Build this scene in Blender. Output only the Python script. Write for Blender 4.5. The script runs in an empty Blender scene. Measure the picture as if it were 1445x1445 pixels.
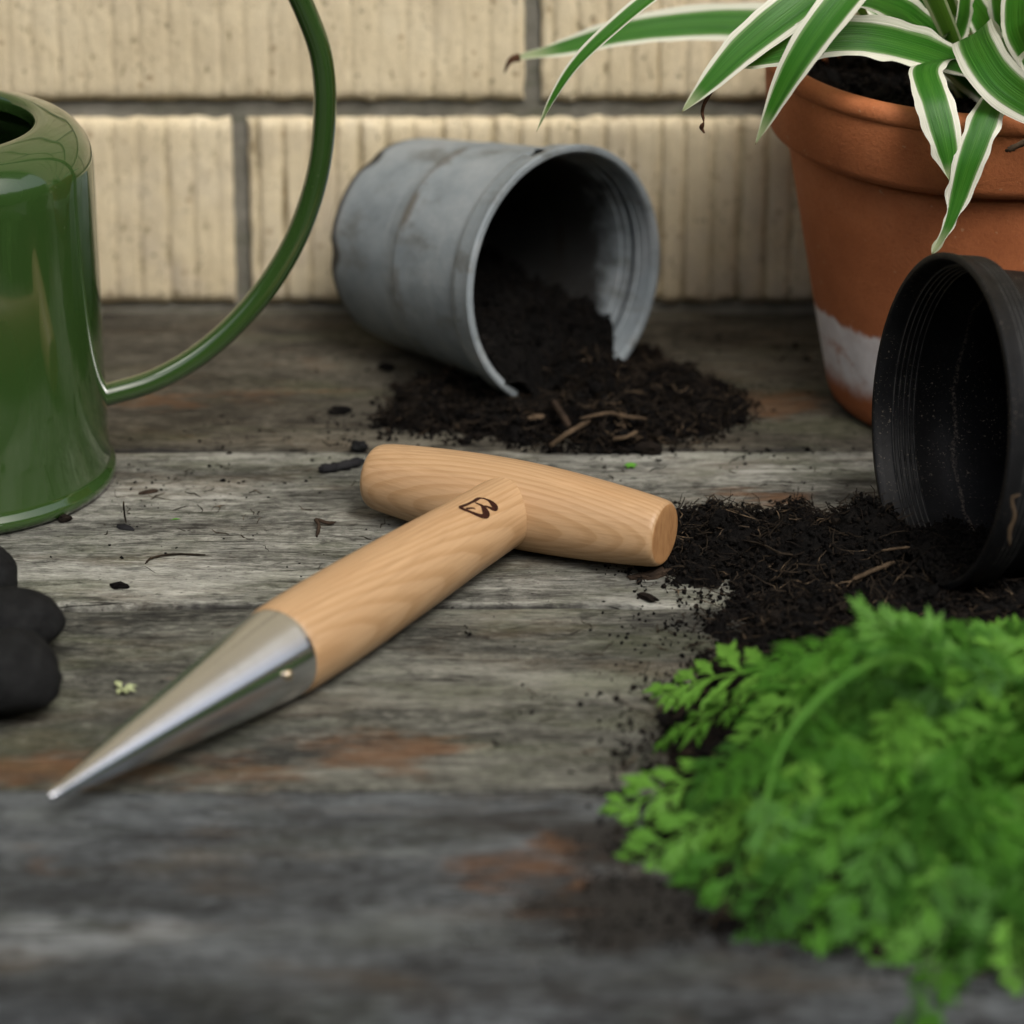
import bpy, bmesh, math, random
import numpy as np
from mathutils import Vector, Matrix, noise as mnoise

random.seed(7)
RNG = np.random.default_rng(7)
SC = bpy.context.scene
COL = SC.collection
PI = math.pi

# ------------------------------------------------------------------ camera
TILT = math.radians(23.9)
FPX = 6150.0            # focal length in photo pixels (1445 px wide)
CAM = Vector((0.0, -1.68, 0.652))
cam = bpy.data.cameras.new('camera')
cam.sensor_width = 36.0
cam.lens = 36.0 * FPX / 1445.0
cam.clip_start = 0.05
cam.clip_end = 400.0
cam.dof.use_dof = True
cam.dof.focus_distance = 1.572
cam.dof.aperture_fstop = 6.3
cam.dof.aperture_blades = 0
cam_o = bpy.data.objects.new('camera', cam)
cam_o.location = CAM
cam_o.rotation_euler = (PI / 2 - TILT, 0, 0)
COL.objects.link(cam_o)
SC.camera = cam_o

# ------------------------------------------------------------------ light: soft overcast porch light
SUN_EL, SUN_AZ = math.radians(54), math.radians(152)      # azimuth measured from +Y towards +X
world = bpy.data.worlds.new('World')
SC.world = world
world.use_nodes = True
wn = world.node_tree
sky = wn.nodes.new('ShaderNodeTexSky')
sky.sky_type = 'NISHITA'
sky.sun_disc = False
sky.sun_elevation = SUN_EL
sky.sun_rotation = SUN_AZ
sky.air_density = 1.0
sky.dust_density = 6.0
sky.ozone_density = 1.0
hs = wn.nodes.new('ShaderNodeHueSaturation')          # thin overcast: most of the blue washed out
hs.inputs['Saturation'].default_value = 0.58
wn.links.new(sky.outputs['Color'], hs.inputs['Color'])
wn.nodes['Background'].inputs['Strength'].default_value = 0.13
wn.links.new(hs.outputs['Color'], wn.nodes['Background'].inputs['Color'])
sun = bpy.data.lights.new('sun', 'SUN')
sun.energy = 1.45
sun.angle = math.radians(24)
sun.color = (1.0, 0.985, 0.95)
sun_o = bpy.data.objects.new('sun', sun)
sd = Vector((math.sin(SUN_AZ) * math.cos(SUN_EL), math.cos(SUN_AZ) * math.cos(SUN_EL), math.sin(SUN_EL)))
sun_o.rotation_euler = sd.to_track_quat('Z', 'Y').to_euler()
sun_o.location = sd * 5
COL.objects.link(sun_o)
SC.view_settings.view_transform = 'Standard'
SC.view_settings.look = 'None'
SC.view_settings.gamma = 1.0
SC.view_settings.exposure = 0.42
SC.view_settings.use_curve_mapping = False
SC.cycles.max_bounces = 8

# ------------------------------------------------------------------ measuring helpers
CT, ST = math.cos(TILT), math.sin(TILT)

def ray(x, y):
    u = (x - 722.5) / FPX
    v = (722.5 - y) / FPX
    return Vector((u, CT + v * ST, -ST + v * CT))

def at_z(x, y, z=0.0):
    r = ray(x, y)
    return CAM + r * ((z - CAM.z) / r.z)

def at_y(x, y, Y):
    r = ray(x, y)
    return CAM + r * ((Y - CAM.y) / r.y)

def at_plane(x, y, p, n):
    r = ray(x, y)
    return CAM + r * ((p - CAM).dot(n) / r.dot(n))

# ------------------------------------------------------------------ object helpers
def link(o, parent=None):
    COL.objects.link(o)
    if parent is not None:
        o.parent = parent
    return o

def mesh(name, verts, faces, mats, smooth=True, uvs=None):
    me = bpy.data.meshes.new(name)
    me.from_pydata([tuple(v) for v in verts], [], [tuple(f) for f in faces])
    for m in (mats if isinstance(mats, (list, tuple)) else [mats]):
        me.materials.append(m)
    if smooth:
        me.polygons.foreach_set('use_smooth', [True] * len(me.polygons))
    if uvs is not None:
        l = me.uv_layers.new(name='UVMap')
        idx = np.zeros(len(me.loops), dtype=np.int32)
        me.loops.foreach_get('vertex_index', idx)
        l.data.foreach_set('uv', np.asarray(uvs, dtype=np.float32)[idx].ravel())
    me.update()
    return me

def np_mesh(name, V, F, mats, smooth=False, mat_idx=None):
    """V (n,3), F (m,k) arrays"""
    me = bpy.data.meshes.new(name)
    k = F.shape[1]
    me.vertices.add(len(V))
    me.vertices.foreach_set('co', V.astype(np.float32).ravel())
    me.loops.add(F.size)
    me.loops.foreach_set('vertex_index', F.astype(np.int32).ravel())
    me.polygons.add(len(F))
    me.polygons.foreach_set('loop_start', np.arange(0, F.size, k, dtype=np.int32))
    me.polygons.foreach_set('loop_total', np.full(len(F), k, dtype=np.int32))
    for m in (mats if isinstance(mats, (list, tuple)) else [mats]):
        me.materials.append(m)
    if mat_idx is not None:
        me.polygons.foreach_set('material_index', mat_idx.astype(np.int32))
    me.polygons.foreach_set('use_smooth', np.full(len(F), smooth))
    me.update(calc_edges=True)
    me.validate()
    return me

def ob(name, me, parent=None, loc=None):
    o = bpy.data.objects.new(name, me)
    if loc is not None:
        o.location = loc
    return link(o, parent)

def tag(o, label, cat, group=None, kind=None):
    o['label'] = label
    if cat:
        o['category'] = cat
    if group:
        o['group'] = group
    if kind:
        o['kind'] = kind
    return o

def thing(name, label, cat, loc=(0, 0, 0), group=None):
    o = bpy.data.objects.new(name, None)
    o.empty_display_size = 0.02
    o.location = loc
    link(o)
    return tag(o, label, cat, group)

def catmull(P, n):
    P = [Vector(p) for p in P]
    P = [P[0] * 2 - P[1]] + P + [P[-1] * 2 - P[-2]]
    out = []
    segs = len(P) - 3
    for i in range(n + 1):
        t = i / n * segs
        k = min(int(t), segs - 1)
        t -= k
        a, b, c, d = P[k:k + 4]
        out.append(0.5 * ((2 * b) + (c - a) * t + (2 * a - 5 * b + 4 * c - d) * t * t + (3 * b - a - 3 * c + d) * t ** 3))
    return out

def tube_geo(pts, rad, seg=12, caps=True):
    V, F = [], []
    n = len(pts)
    ref = None
    for i, p in enumerate(pts):
        t = (pts[min(i + 1, n - 1)] - pts[max(i - 1, 0)]).normalized()
        if ref is None:
            ref = Vector((0, 0, 1)) if abs(t.z) < .9 else Vector((1, 0, 0))
        a = (ref - t * ref.dot(t)).normalized()
        ref = a
        b = t.cross(a)
        r = rad(i / (n - 1)) if callable(rad) else rad
        for k in range(seg):
            th = 2 * PI * k / seg
            V.append(p + (a * math.cos(th) + b * math.sin(th)) * r)
    for i in range(n - 1):
        for k in range(seg):
            k2 = (k + 1) % seg
            F.append((i * seg + k, i * seg + k2, (i + 1) * seg + k2, (i + 1) * seg + k))
    if caps:
        F.append(tuple(range(seg))[::-1])
        F.append(tuple((n - 1) * seg + k for k in range(seg)))
    return V, F

def lathe_geo(prof, seg=96, mod=None, keep=None, closed=False):
    """prof list of (r,z); mod(r,z,th)->(r,z); keep(r,z,th)->bool per face"""
    V, F = [], []
    n = len(prof)
    for (r, z) in prof:
        for k in range(seg):
            th = 2 * PI * k / seg
            rr, zz = mod(r, z, th) if mod else (r, z)
            V.append((rr * math.cos(th), rr * math.sin(th), zz))
    rng = n if closed else n - 1
    for i in range(rng):
        j = (i + 1) % n
        for k in range(seg):
            k2 = (k + 1) % seg
            if keep:
                r = (prof[i][0] + prof[j][0]) / 2
                z = (prof[i][1] + prof[j][1]) / 2
                if not keep(r, z, 2 * PI * (k + .5) / seg):
                    continue
            F.append((i * seg + k, i * seg + k2, j * seg + k2, j * seg + k))
    return V, F

def recalc(me):
    bm = bmesh.new()
    bm.from_mesh(me)
    bmesh.ops.recalc_face_normals(bm, faces=bm.faces)
    bm.to_mesh(me)
    bm.free()
    return me

def sharp(me, deg=35):
    try:
        me.set_sharp_from_angle(angle=math.radians(deg))
    except Exception:
        pass
    return me

def split_rim(V, F, zthr, mat, parent, deg=40):
    """one turned pot, made as two parts: the wall and the rim band beyond zthr"""
    me = recalc(mesh('whole', V, F, mat))
    fs = [tuple(p.vertices) for p in me.polygons]
    vs = [v.co.copy() for v in me.vertices]
    bpy.data.meshes.remove(me)
    out = []
    for name, want in (('body', False), ('rim', True)):
        sel = [f for f in fs if (sum(vs[i].z for i in f) / len(f) > zthr) == want]
        used = sorted({i for f in sel for i in f})
        mp = {i: k for k, i in enumerate(used)}
        m_ = mesh(name, [vs[i] for i in used], [tuple(mp[i] for i in f) for f in sel], mat)
        sharp(m_, deg)
        out.append(ob(name, m_, parent))
    return out

# ------------------------------------------------------------------ material helpers
class M:
    def __init__(s, name):
        s.m = bpy.data.materials.new(name)
        s.m.use_nodes = True
        s.t = s.m.node_tree
        s.b = s.t.nodes['Principled BSDF']
        s.out = s.t.nodes['Material Output']
        s._co = {}

    def n(s, typ, ins=None, **props):
        nd = s.t.nodes.new(typ)
        for k, v in props.items():
            setattr(nd, k, v)
        for k, v in (ins or {}).items():
            s.set(nd.inputs[k], v)
        return nd

    def set(s, sock, v):
        if isinstance(v, bpy.types.NodeSocket):
            s.t.links.new(v, sock)
        elif isinstance(v, bpy.types.Node):
            s.t.links.new(v.outputs[0], sock)
        else:
            if isinstance(v, (tuple, list)) and len(v) == 3 and sock.type == 'RGBA':
                v = (*v, 1)
            sock.default_value = v

    def co(s, kind='Object'):
        if kind not in s._co:
            if kind == 'World':
                s._co[kind] = s.n('ShaderNodeNewGeometry').outputs['Position']
            else:
                s._co[kind] = s.n('ShaderNodeTexCoord').outputs[kind]
        return s._co[kind]

    def map(s, vec, scale=(1, 1, 1), loc=(0, 0, 0), rot=(0, 0, 0)):
        return s.n('ShaderNodeMapping', {'Vector': vec, 'Scale': scale, 'Location': loc, 'Rotation': rot}).outputs[0]

    def noise(s, vec, scale=5, detail=4, rough=.55, dist=0.0, out='Fac'):
        return s.n('ShaderNodeTexNoise', {'Vector': vec, 'Scale': scale, 'Detail': detail, 'Roughness': rough, 'Distortion': dist}).outputs[out]

    def vor(s, vec, scale=5, rnd=1.0, feature='F1', out='Distance'):
        return s.n('ShaderNodeTexVoronoi', {'Vector': vec, 'Scale': scale, 'Randomness': rnd}, feature=feature).outputs[out]

    def ramp(s, fac, stops, interp='LINEAR'):
        r = s.n('ShaderNodeValToRGB', {'Fac': fac})
        r.color_ramp.interpolation = interp
        e = r.color_ramp.elements
        while len(e) < len(stops):
            e.new(.5)
        for el, (p, c) in zip(e, stops):
            el.position = p
            el.color = (c, c, c, 1) if isinstance(c, (int, float)) else (*c, 1)
        return r.outputs[0]

    def step(s, fac, a, b, lo=0.0, hi=1.0):
        return s.n('ShaderNodeMapRange', {'Value': fac, 'From Min': a, 'From Max': b, 'To Min': lo, 'To Max': hi}, interpolation_type='SMOOTHSTEP').outputs[0]

    def math(s, op, a, b=0.0, c=0.0, clamp=False):
        nd = s.n('ShaderNodeMath', operation=op, use_clamp=clamp)
        for i, v in enumerate((a, b, c)):
            s.set(nd.inputs[i], v)
        return nd.outputs[0]

    def mix(s, fac, a, b, mode='MIX'):
        nd = s.n('ShaderNodeMix', data_type='RGBA', blend_type=mode)
        s.set(nd.inputs[0], fac)
        s.set(nd.inputs[6], a)
        s.set(nd.inputs[7], b)
        return nd.outputs[2]

    def sep(s, vec):
        return s.n('ShaderNodeSeparateXYZ', {'Vector': vec}).outputs

    def comb(s, x=0.0, y=0.0, z=0.0):
        return s.n('ShaderNodeCombineXYZ', {'X': x, 'Y': y, 'Z': z}).outputs[0]

    def bump(s, h, dist=.001, strength=1.0, normal=None):
        ins = {'Height': h, 'Distance': dist, 'Strength': strength}
        if normal is not None:
            ins['Normal'] = normal
        return s.n('ShaderNodeBump', ins).outputs[0]

    def fin(s, col=None, rough=None, normal=None, **kw):
        kw.setdefault('Specular_IOR_Level', .3 if 'Metallic' not in kw else .5)
        if col is not None:
            s.set(s.b.inputs['Base Color'], col)
        if rough is not None:
            s.set(s.b.inputs['Roughness'], rough)
        if normal is not None:
            s.set(s.b.inputs['Normal'], normal)
        for k, v in kw.items():
            s.set(s.b.inputs[k.replace('_', ' ')], v)
        return s.m

# ---- bricks
def brick_mat():
    m = M('cream_brick')
    w = m.co('World')
    o = m.co('Object')
    rnd = m.n('ShaderNodeObjectInfo').outputs['Random']
    sh = m.n('ShaderNodeVectorMath', {0: w, 1: m.comb(m.math('MULTIPLY', rnd, 7.0), 0.0, m.math('MULTIPLY', rnd, 3.0))}, operation='ADD').outputs[0]
    big = m.noise(sh, 22, 5, .6)
    col = m.ramp(big, [(.3, (.60, .505, .335)), (.5, (.685, .585, .395)), (.72, (.74, .65, .465))])
    # vertical drag streaks
    st = m.noise(m.map(sh, (420, 60, 26)), 1, 4, .6)
    col = m.mix(m.step(st, .5, .78, 0, .5), col, (.40, .32, .19))
    # grey patches of weathering, more on the lowest course
    z = m.sep(w)[2]
    g = m.math('MULTIPLY', m.step(m.noise(sh, 30, 4, .6), .42, .68), m.step(z, .10, .0, .15, .6))
    col = m.mix(g, col, (.40, .35, .29))
    # dark pits and iron spots
    pit = m.noise(m.map(sh, (1, 1, .45)), 240, 4, .65)
    col = m.mix(m.step(pit, .60, .68, 0, .8), col, (.20, .155, .08))
    fl = m.noise(m.map(sh, (1, 1, .6)), 420, 3, .6)
    col = m.mix(m.math('MULTIPLY', m.step(fl, .61, .68), m.step(m.noise(sh, 35, 3, .6), .38, .6, .1, .85)), col, (.075, .06, .03))
    spot = m.vor(sh, 90)
    col = m.mix(m.step(spot, .16, .06, 0, .55), col, (.20, .10, .035))
    fine = m.noise(sh, 900, 3, .7)
    col = m.mix(m.step(fine, .4, .7, 0, .28), col, (.30, .24, .15))
    # darker groove floors (painted per vertex depth, broken up by noise)
    at = m.n('ShaderNodeAttribute', attribute_name='groove')
    gn = m.math('MULTIPLY', at.outputs['Fac'], m.step(m.noise(m.map(sh, (150, 150, 55)), 1, 5, .7), .36, .62, .04, .85))
    col = m.mix(gn, col, (.22, .175, .095))
    h = m.math('ADD', m.math('MULTIPLY', fine, .4), m.math('MULTIPLY', pit, -.8))
    nb = m.bump(h, .0012, .8)
    return m.fin(col, .92, nb, Specular_IOR_Level=.1)

def mortar_mat():
    m = M('grey_mortar')
    w = m.co('World')
    n1 = m.noise(w, 60, 5, .65)
    col = m.ramp(n1, [(.3, (.13, .125, .10)), (.55, (.215, .205, .17)), (.75, (.30, .285, .24))])
    mo = m.noise(m.map(w, (1, 1, 3)), 35, 4, .6)
    col = m.mix(m.step(mo, .52, .7, 0, .5), col, (.10, .11, .065))
    return m.fin(col, .95, m.bump(m.noise(w, 700, 4, .7), .0015, 1))

# ---- weathered planks
RUST, PALE_AND_SHEEN, DARK = [], [], []
def blob(lst, x, y, rx, ry, s):          # photo pixels -> stains, painted sheen and painted shade on the deck
    p = at_z(x, y)
    q = at_z(x + rx, y)
    r = at_z(x, y + ry)
    lst.append((p.x, p.y, abs(q.x - p.x), abs(r.y - p.y), s))
for b in [(40, 1085, 190, 30, 1.0), (300, 1085, 130, 26, .7), (540, 1062, 110, 30, .95), (740, 1225, 90, 22, .75),
          (690, 1220, 60, 15, .6), (785, 1200, 55, 22, .75), (690, 1250, 60, 14, .7), (665, 1245, 40, 12, .5), (825, 1245, 40, 14, .8), (770, 1180, 40, 12, .6), (790, 1290, 60, 24, .4), (1090, 572, 75, 24, .95), (1065, 705, 60, 22, .85), (330, 560, 190, 20, .5), (215, 560, 60, 24, .8), (60, 1215, 40, 30, .5),
          (420, 515, 80, 22, .35), (290, 950, 70, 16, .45), (880, 1075, 90, 22, .35), (1300, 620, 60, 30, .3), (360, 1220, 70, 30, .2)]:
    blob(RUST, *b)
for b in [(65, 1328, 110, 38, .75), (210, 1315, 60, 32, .6), (300, 1350, 120, 30, .25), (60, 1160, 60, 30, .35), (1020, 1030, 80, 25, .5), (560, 945, 300, 16, .35), (160, 700, 240, 26, .5),  # first entry paints the front-left sheen into the wood colour
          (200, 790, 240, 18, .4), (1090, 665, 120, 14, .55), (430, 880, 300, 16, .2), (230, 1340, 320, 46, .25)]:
    blob(PALE_AND_SHEEN, *b)
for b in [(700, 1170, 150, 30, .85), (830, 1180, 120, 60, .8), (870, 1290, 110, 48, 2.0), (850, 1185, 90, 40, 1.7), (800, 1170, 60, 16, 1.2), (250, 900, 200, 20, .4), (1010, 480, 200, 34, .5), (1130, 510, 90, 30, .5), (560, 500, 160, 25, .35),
          (700, 985, 300, 18, .45), (300, 745, 120, 12, .5), (600, 840, 260, 14, .4), (440, 1295, 26, 12, .5), (720, 1410, 800, 40, .55)]:  # last entry paints the shade of the rounded front edge as a dark strip
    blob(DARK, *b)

def plank_mat(name, base, light, dark, seed, greenish=.25):
    m = M(name)
    w = m.n('ShaderNodeVectorMath', {0: m.co('World'), 1: (seed * 1.37, seed * .71, 0)}, operation='ADD').outputs[0]
    pos = m.co('World')
    warp = m.noise(m.map(w, (5, 26, 5)), 1, 3, .5)
    wv = m.n('ShaderNodeVectorMath', {0: w, 1: m.comb(0.0, m.math('MULTIPLY', warp, .018), 0.0)}, operation='ADD').outputs[0]
    g1 = m.noise(m.map(wv, (7, 120, 20)), 1, 5, .62)
    g2 = m.noise(m.map(wv, (75, 720, 60)), 1, 5, .7)
    g3 = m.noise(m.map(wv, (300, 1900, 100)), 1, 3, .65)
    big = m.noise(m.map(w, (9, 22, 1)), 1, 4, .6)
    col = m.ramp(g1, [(.26, dark), (.44, tuple(c * .8 for c in base)), (.56, tuple(c * 1.15 for c in base)), (.76, light)])
    col = m.mix(m.step(g2, .42, .7, 0, .6), col, light)
    col = m.mix(m.step(g2, .5, .3, 0, .48), col, dark)
    col = m.mix(m.step(big, .45, .68, 0, .6), col, tuple(c * .45 for c in base))
    mot = m.noise(m.map(w, (1, 1.7, 1)), 150, 6, .72)
    col = m.mix(m.step(mot, .50, .64, 0, .62), col, tuple(c * .42 for c in dark))
    col = m.mix(m.step(mot, .46, .34, 0, .38), col, tuple(c * 1.3 for c in light))
    zone = m.noise(m.map(w, (7, 24, 1), (2, 6, 0)), 1, 5, .65)
    col = m.mix(m.step(zone, .50, .66, 0, .55), col, tuple(c * 1.25 for c in light))
    col = m.mix(m.step(zone, .48, .34, 0, .55), col, tuple(c * .8 for c in dark))
    pat = m.noise(m.map(w, (12, 38, 1), (8, 1, 0)), 1, 6, .72)
    col = m.mix(m.step(pat, .52, .66, 0, .7), col, tuple(c * .55 for c in dark))
    br = m.noise(m.map(w, (14, 40, 1)), 1, 4, .6)
    col = m.mix(m.step(br, .5, .72, 0, .4), col, (.085, .062, .038))
    gr = m.noise(m.map(w, (11, 33, 1), (3, 5, 0)), 1, 4, .6)
    col = m.mix(m.step(gr, .48, .68, 0, greenish), col, (.085, .095, .052))
    col = m.mix(m.step(g3, .50, .68, 0, .45), col, tuple(c * .45 for c in dark))
    g4 = m.noise(m.map(wv, (110, 1500, 80), (7, 3, 0)), 1, 3, .65)
    col = m.mix(m.step(g4, .52, .70, 0, .42), col, tuple(c * 1.35 for c in light))
    px, py, _ = m.sep(pos)
    frag = m.noise(m.map(w, (42, 95, 1)), 1, 7, .74)
    frag2 = m.noise(m.map(wv, (26, 420, 1)), 1, 5, .7)
    fr = m.math('ADD', m.math('MULTIPLY', frag, .5), m.math('MULTIPLY', frag2, .5))
    wx = m.noise(m.map(w, (22, 40, 1), (3, 3, 0)), 1, 4, .6)
    wy = m.noise(m.map(w, (22, 40, 1), (9, 1, 0)), 1, 4, .6)
    px = m.math('ADD', px, m.math('MULTIPLY', m.math('SUBTRACT', wx, .5), .075))
    py = m.math('ADD', py, m.math('MULTIPLY', m.math('SUBTRACT', wy, .5), .034))
    def stain_or_light(lst, col, c, gain):
        tot = None
        for (x, y, rx, ry, s) in lst:
            dx = m.math('DIVIDE', m.math('SUBTRACT', px, x), rx)
            dy = m.math('DIVIDE', m.math('SUBTRACT', py, y), ry)
            d2 = m.math('ADD', m.math('MULTIPLY', dx, dx), m.math('MULTIPLY', dy, dy))
            f = m.math('MULTIPLY', m.math('EXPONENT', m.math('MULTIPLY', d2, -1.0)), s)
            tot = f if tot is None else m.math('MAXIMUM', tot, f)
        msk = m.step(m.math('ADD', tot, m.math('MULTIPLY', m.math('SUBTRACT', fr, .5), 3.2)), .26, .95)
        msk = m.math('MULTIPLY', msk, m.step(tot, .03, .3))
        return m.mix(m.math('MULTIPLY', msk, gain), col, c)
    gm = m.n('ShaderNodeGamma', {'Color': col, 'Gamma': 1.32})
    col = m.mix(1.0, gm.outputs[0], (2.12, 2.15, 2.17), 'MULTIPLY')
    col = stain_or_light(DARK, col, (.014, .012, .010), .9)
    col = stain_or_light(RUST, col, m.ramp(g2, [(.3, (.060, .028, .011)), (.7, (.175, .080, .030))]), .72)
    col = stain_or_light(PALE_AND_SHEEN, col, tuple(c * 1.9 for c in light), .75)
    # black mould specks and dust
    sp = m.noise(m.map(w, (1, 2.2, 1)), 330, 3, .6)
    spm = m.math('MULTIPLY', m.step(sp, .63, .70), m.step(m.noise(w, 18, 3, .6), .4, .62, .1, .95))
    col = m.mix(spm, col, (.012, .011, .009))
    jd = None
    for sy_ in (-.150, -.290, -.430):
        dd_ = m.math('ABSOLUTE', m.math('SUBTRACT', m.sep(pos)[1], m.math('ADD', sy_, m.math('MULTIPLY', m.math('SUBTRACT', m.noise(m.map(w, (60, 1, 1)), 1, 4, .7), .5), .0022))))
        jd = dd_ if jd is None else m.math('MINIMUM', jd, dd_)
    jm = m.math('MULTIPLY', m.step(jd, .0028, .0008), m.step(m.noise(m.map(w, (16, 1, 1), (0, 4, 0)), 1, 5, .7), .36, .58, .15, .92))
    col = m.mix(jm, col, (.010, .009, .008))
    # drying cracks along the grain
    cr = m.noise(m.map(wv, (11, 330, 1), (1, 9, 0)), 1, 2, .5)
    crk = m.step(m.math('ABSOLUTE', m.math('SUBTRACT', cr, .5)), .012, .0)
    crk = m.math('MULTIPLY', crk, m.step(m.noise(m.map(w, (20, 60, 1), (5, 2, 0)), 1, 2, .5), .48, .6))
    col = m.mix(m.math('MULTIPLY', crk, .9), col, (.012, .011, .010))
    h = m.math('ADD', m.math('MULTIPLY', g2, .7), m.math('MULTIPLY', g1, .6))
    h = m.math('ADD', h, m.math('MULTIPLY', g3, .35))
    h = m.math('SUBTRACT', h, m.math('MULTIPLY', crk, 1.2))
    return m.fin(col, m.step(g1, .3, .7, .62, .8), m.bump(h, .0013, 1.0), Specular_IOR_Level=.22)

# ---- enamel, plastics, clay, timber, steel, earth
def enamel_mat():
    m = M('green_enamel')
    n = m.noise(m.co('Object'), 9, 3, .5)
    col = m.ramp(n, [(.3, (.021, .049, .011)), (.7, (.027, .061, .0135))])
    sp = m.noise(m.co('Object'), 380, 2, .5)
    col = m.mix(m.step(sp, .74, .78, 0, .25), col, (.15, .16, .10))
    r = m.step(m.noise(m.co('Object'), 40, 4, .6), .3, .7, .10, .17)
    return m.fin(col, r, m.bump(m.noise(m.co('Object'), 45, 2, .5), .0012, .12), Coat_Weight=1.0, Coat_Roughness=.03, Specular_IOR_Level=.5)

def grey_plastic():
    m = M('weathered_grey_plastic')
    o = m.co('Object')
    n = m.noise(o, 28, 5, .62)
    col = m.ramp(n, [(.32, (.14, .165, .18)), (.5, (.205, .235, .25)), (.7, (.285, .31, .322))])
    d = m.noise(m.map(o, (1, 1, .5)), 44, 5, .68)
    col = m.mix(m.step(d, .52, .70, 0, .7), col, (.085, .083, .07))
    z = m.sep(o)[2]
    ringd = m.step(m.math('ABSOLUTE', m.math('SUBTRACT', z, .0472)), .004, .0005, 0, .75)
    col = m.mix(m.math('MULTIPLY', ringd, m.step(m.noise(o, 60, 4, .6), .35, .6)), col, (.075, .062, .042))
    sc = m.noise(m.map(o, (30, 30, 300)), 1, 3, .6)
    col = m.mix(m.step(sc, .6, .75, 0, .35), col, (.36, .38, .38))
    # earth on the inside wall, darkened to paint in shade, fading toward the mouth
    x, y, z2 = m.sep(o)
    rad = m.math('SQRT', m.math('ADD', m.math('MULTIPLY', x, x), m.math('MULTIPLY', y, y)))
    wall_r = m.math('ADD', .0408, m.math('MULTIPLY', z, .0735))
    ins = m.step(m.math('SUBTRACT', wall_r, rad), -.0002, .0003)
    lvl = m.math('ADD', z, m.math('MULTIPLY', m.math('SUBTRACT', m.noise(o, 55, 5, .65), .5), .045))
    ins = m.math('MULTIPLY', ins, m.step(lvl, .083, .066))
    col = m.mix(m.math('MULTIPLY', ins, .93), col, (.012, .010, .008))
    return m.fin(col, .6, m.bump(m.noise(o, 260, 4, .65), .0005, .6))

def black_plastic():
    m = M('black_plastic')
    o = m.co('Object')
    n = m.noise(o, 50, 5, .65)
    col = m.ramp(n, [(.35, (.0040, .0043, .0048)), (.7, (.010, .0105, .0115))])
    dust = m.noise(o, 900, 3, .7)
    dm = m.math('MULTIPLY', m.step(dust, .61, .68), m.step(m.noise(o, 34, 4, .6), .4, .65))
    col = m.mix(m.math('MULTIPLY', dm, .8), col, (.20, .17, .13))
    z = m.sep(o)[2]
    rl = m.math('ABSOLUTE', m.math('SUBTRACT', m.math('FRACT', m.math('DIVIDE', m.math('SUBTRACT', .0990, z), .0019)), .35))
    rl = m.math('MULTIPLY', m.step(rl, .12, .03), m.math('MULTIPLY', m.step(z, .0893, .0897), m.step(z, .0992, .0989)))
    col = m.mix(m.math('MULTIPLY', rl, m.step(m.noise(o, 120, 4, .6), .3, .6, .1, .5)), col, (.10, .10, .095))
    wr = m.math('ADD', z, m.math('MULTIPLY', m.noise(o, 60, 4, .6), .006))
    ln = m.step(m.math('ABSOLUTE', m.math('SUBTRACT', wr, .0785)), .0012, .0002, 0, .45)
    col = m.mix(m.math('MULTIPLY', ln, m.step(dust, .42, .6)), col, (.17, .14, .11))
    return m.fin(col, .5, m.bump(m.noise(o, 400, 3, .6), .0003, .5), Specular_IOR_Level=.16)

def clay_mat():
    m = M('terracotta')
    o = m.co('Object')
    n = m.noise(o, 26, 5, .6)
    col = m.ramp(n, [(.3, (.32, .10, .034)), (.55, (.405, .132, .048)), (.75, (.47, .17, .070))])
    fine = m.noise(o, 700, 3, .7)
    col = m.mix(m.step(fine, .45, .7, 0, .25), col, (.20, .06, .025))
    sp = m.noise(o, 330, 2, .5)
    col = m.mix(m.step(sp, .71, .75, 0, .6), col, (.46, .27, .15))
    # old whitewash band round the foot, ragged top edge, worn through below
    z = m.sep(o)[2]
    edge = m.math('ADD', z, m.math('MULTIPLY', m.math('SUBTRACT', m.noise(m.map(o, (1, 1, .5)), 42, 5, .65), .5), .02))
    ww = m.math('MULTIPLY', m.step(edge, .0432, .0398), m.step(edge, .010, .021))
    wear = m.step(m.noise(m.map(o, (1, 1, 1.4)), 40, 5, .7), .30, .52)
    ww = m.math('MULTIPLY', ww, m.math('MAXIMUM', wear, m.step(edge, .028, .033, .25, .95)))
    col = m.mix(m.math('MULTIPLY', ww, .92), col, m.ramp(m.noise(o, 90, 4, .6), [(.3, (.64, .61, .60)), (.7, (.84, .82, .81))]))
    dk = m.noise(m.map(o, (1, 1, .35)), 18, 3, .5)
    col = m.mix(m.step(dk, .55, .75, 0, .35), col, (.14, .040, .018))
    return m.fin(col, .78, m.bump(m.math('ADD', fine, m.math('MULTIPLY', n, .5)), .0005, .6))

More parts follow.
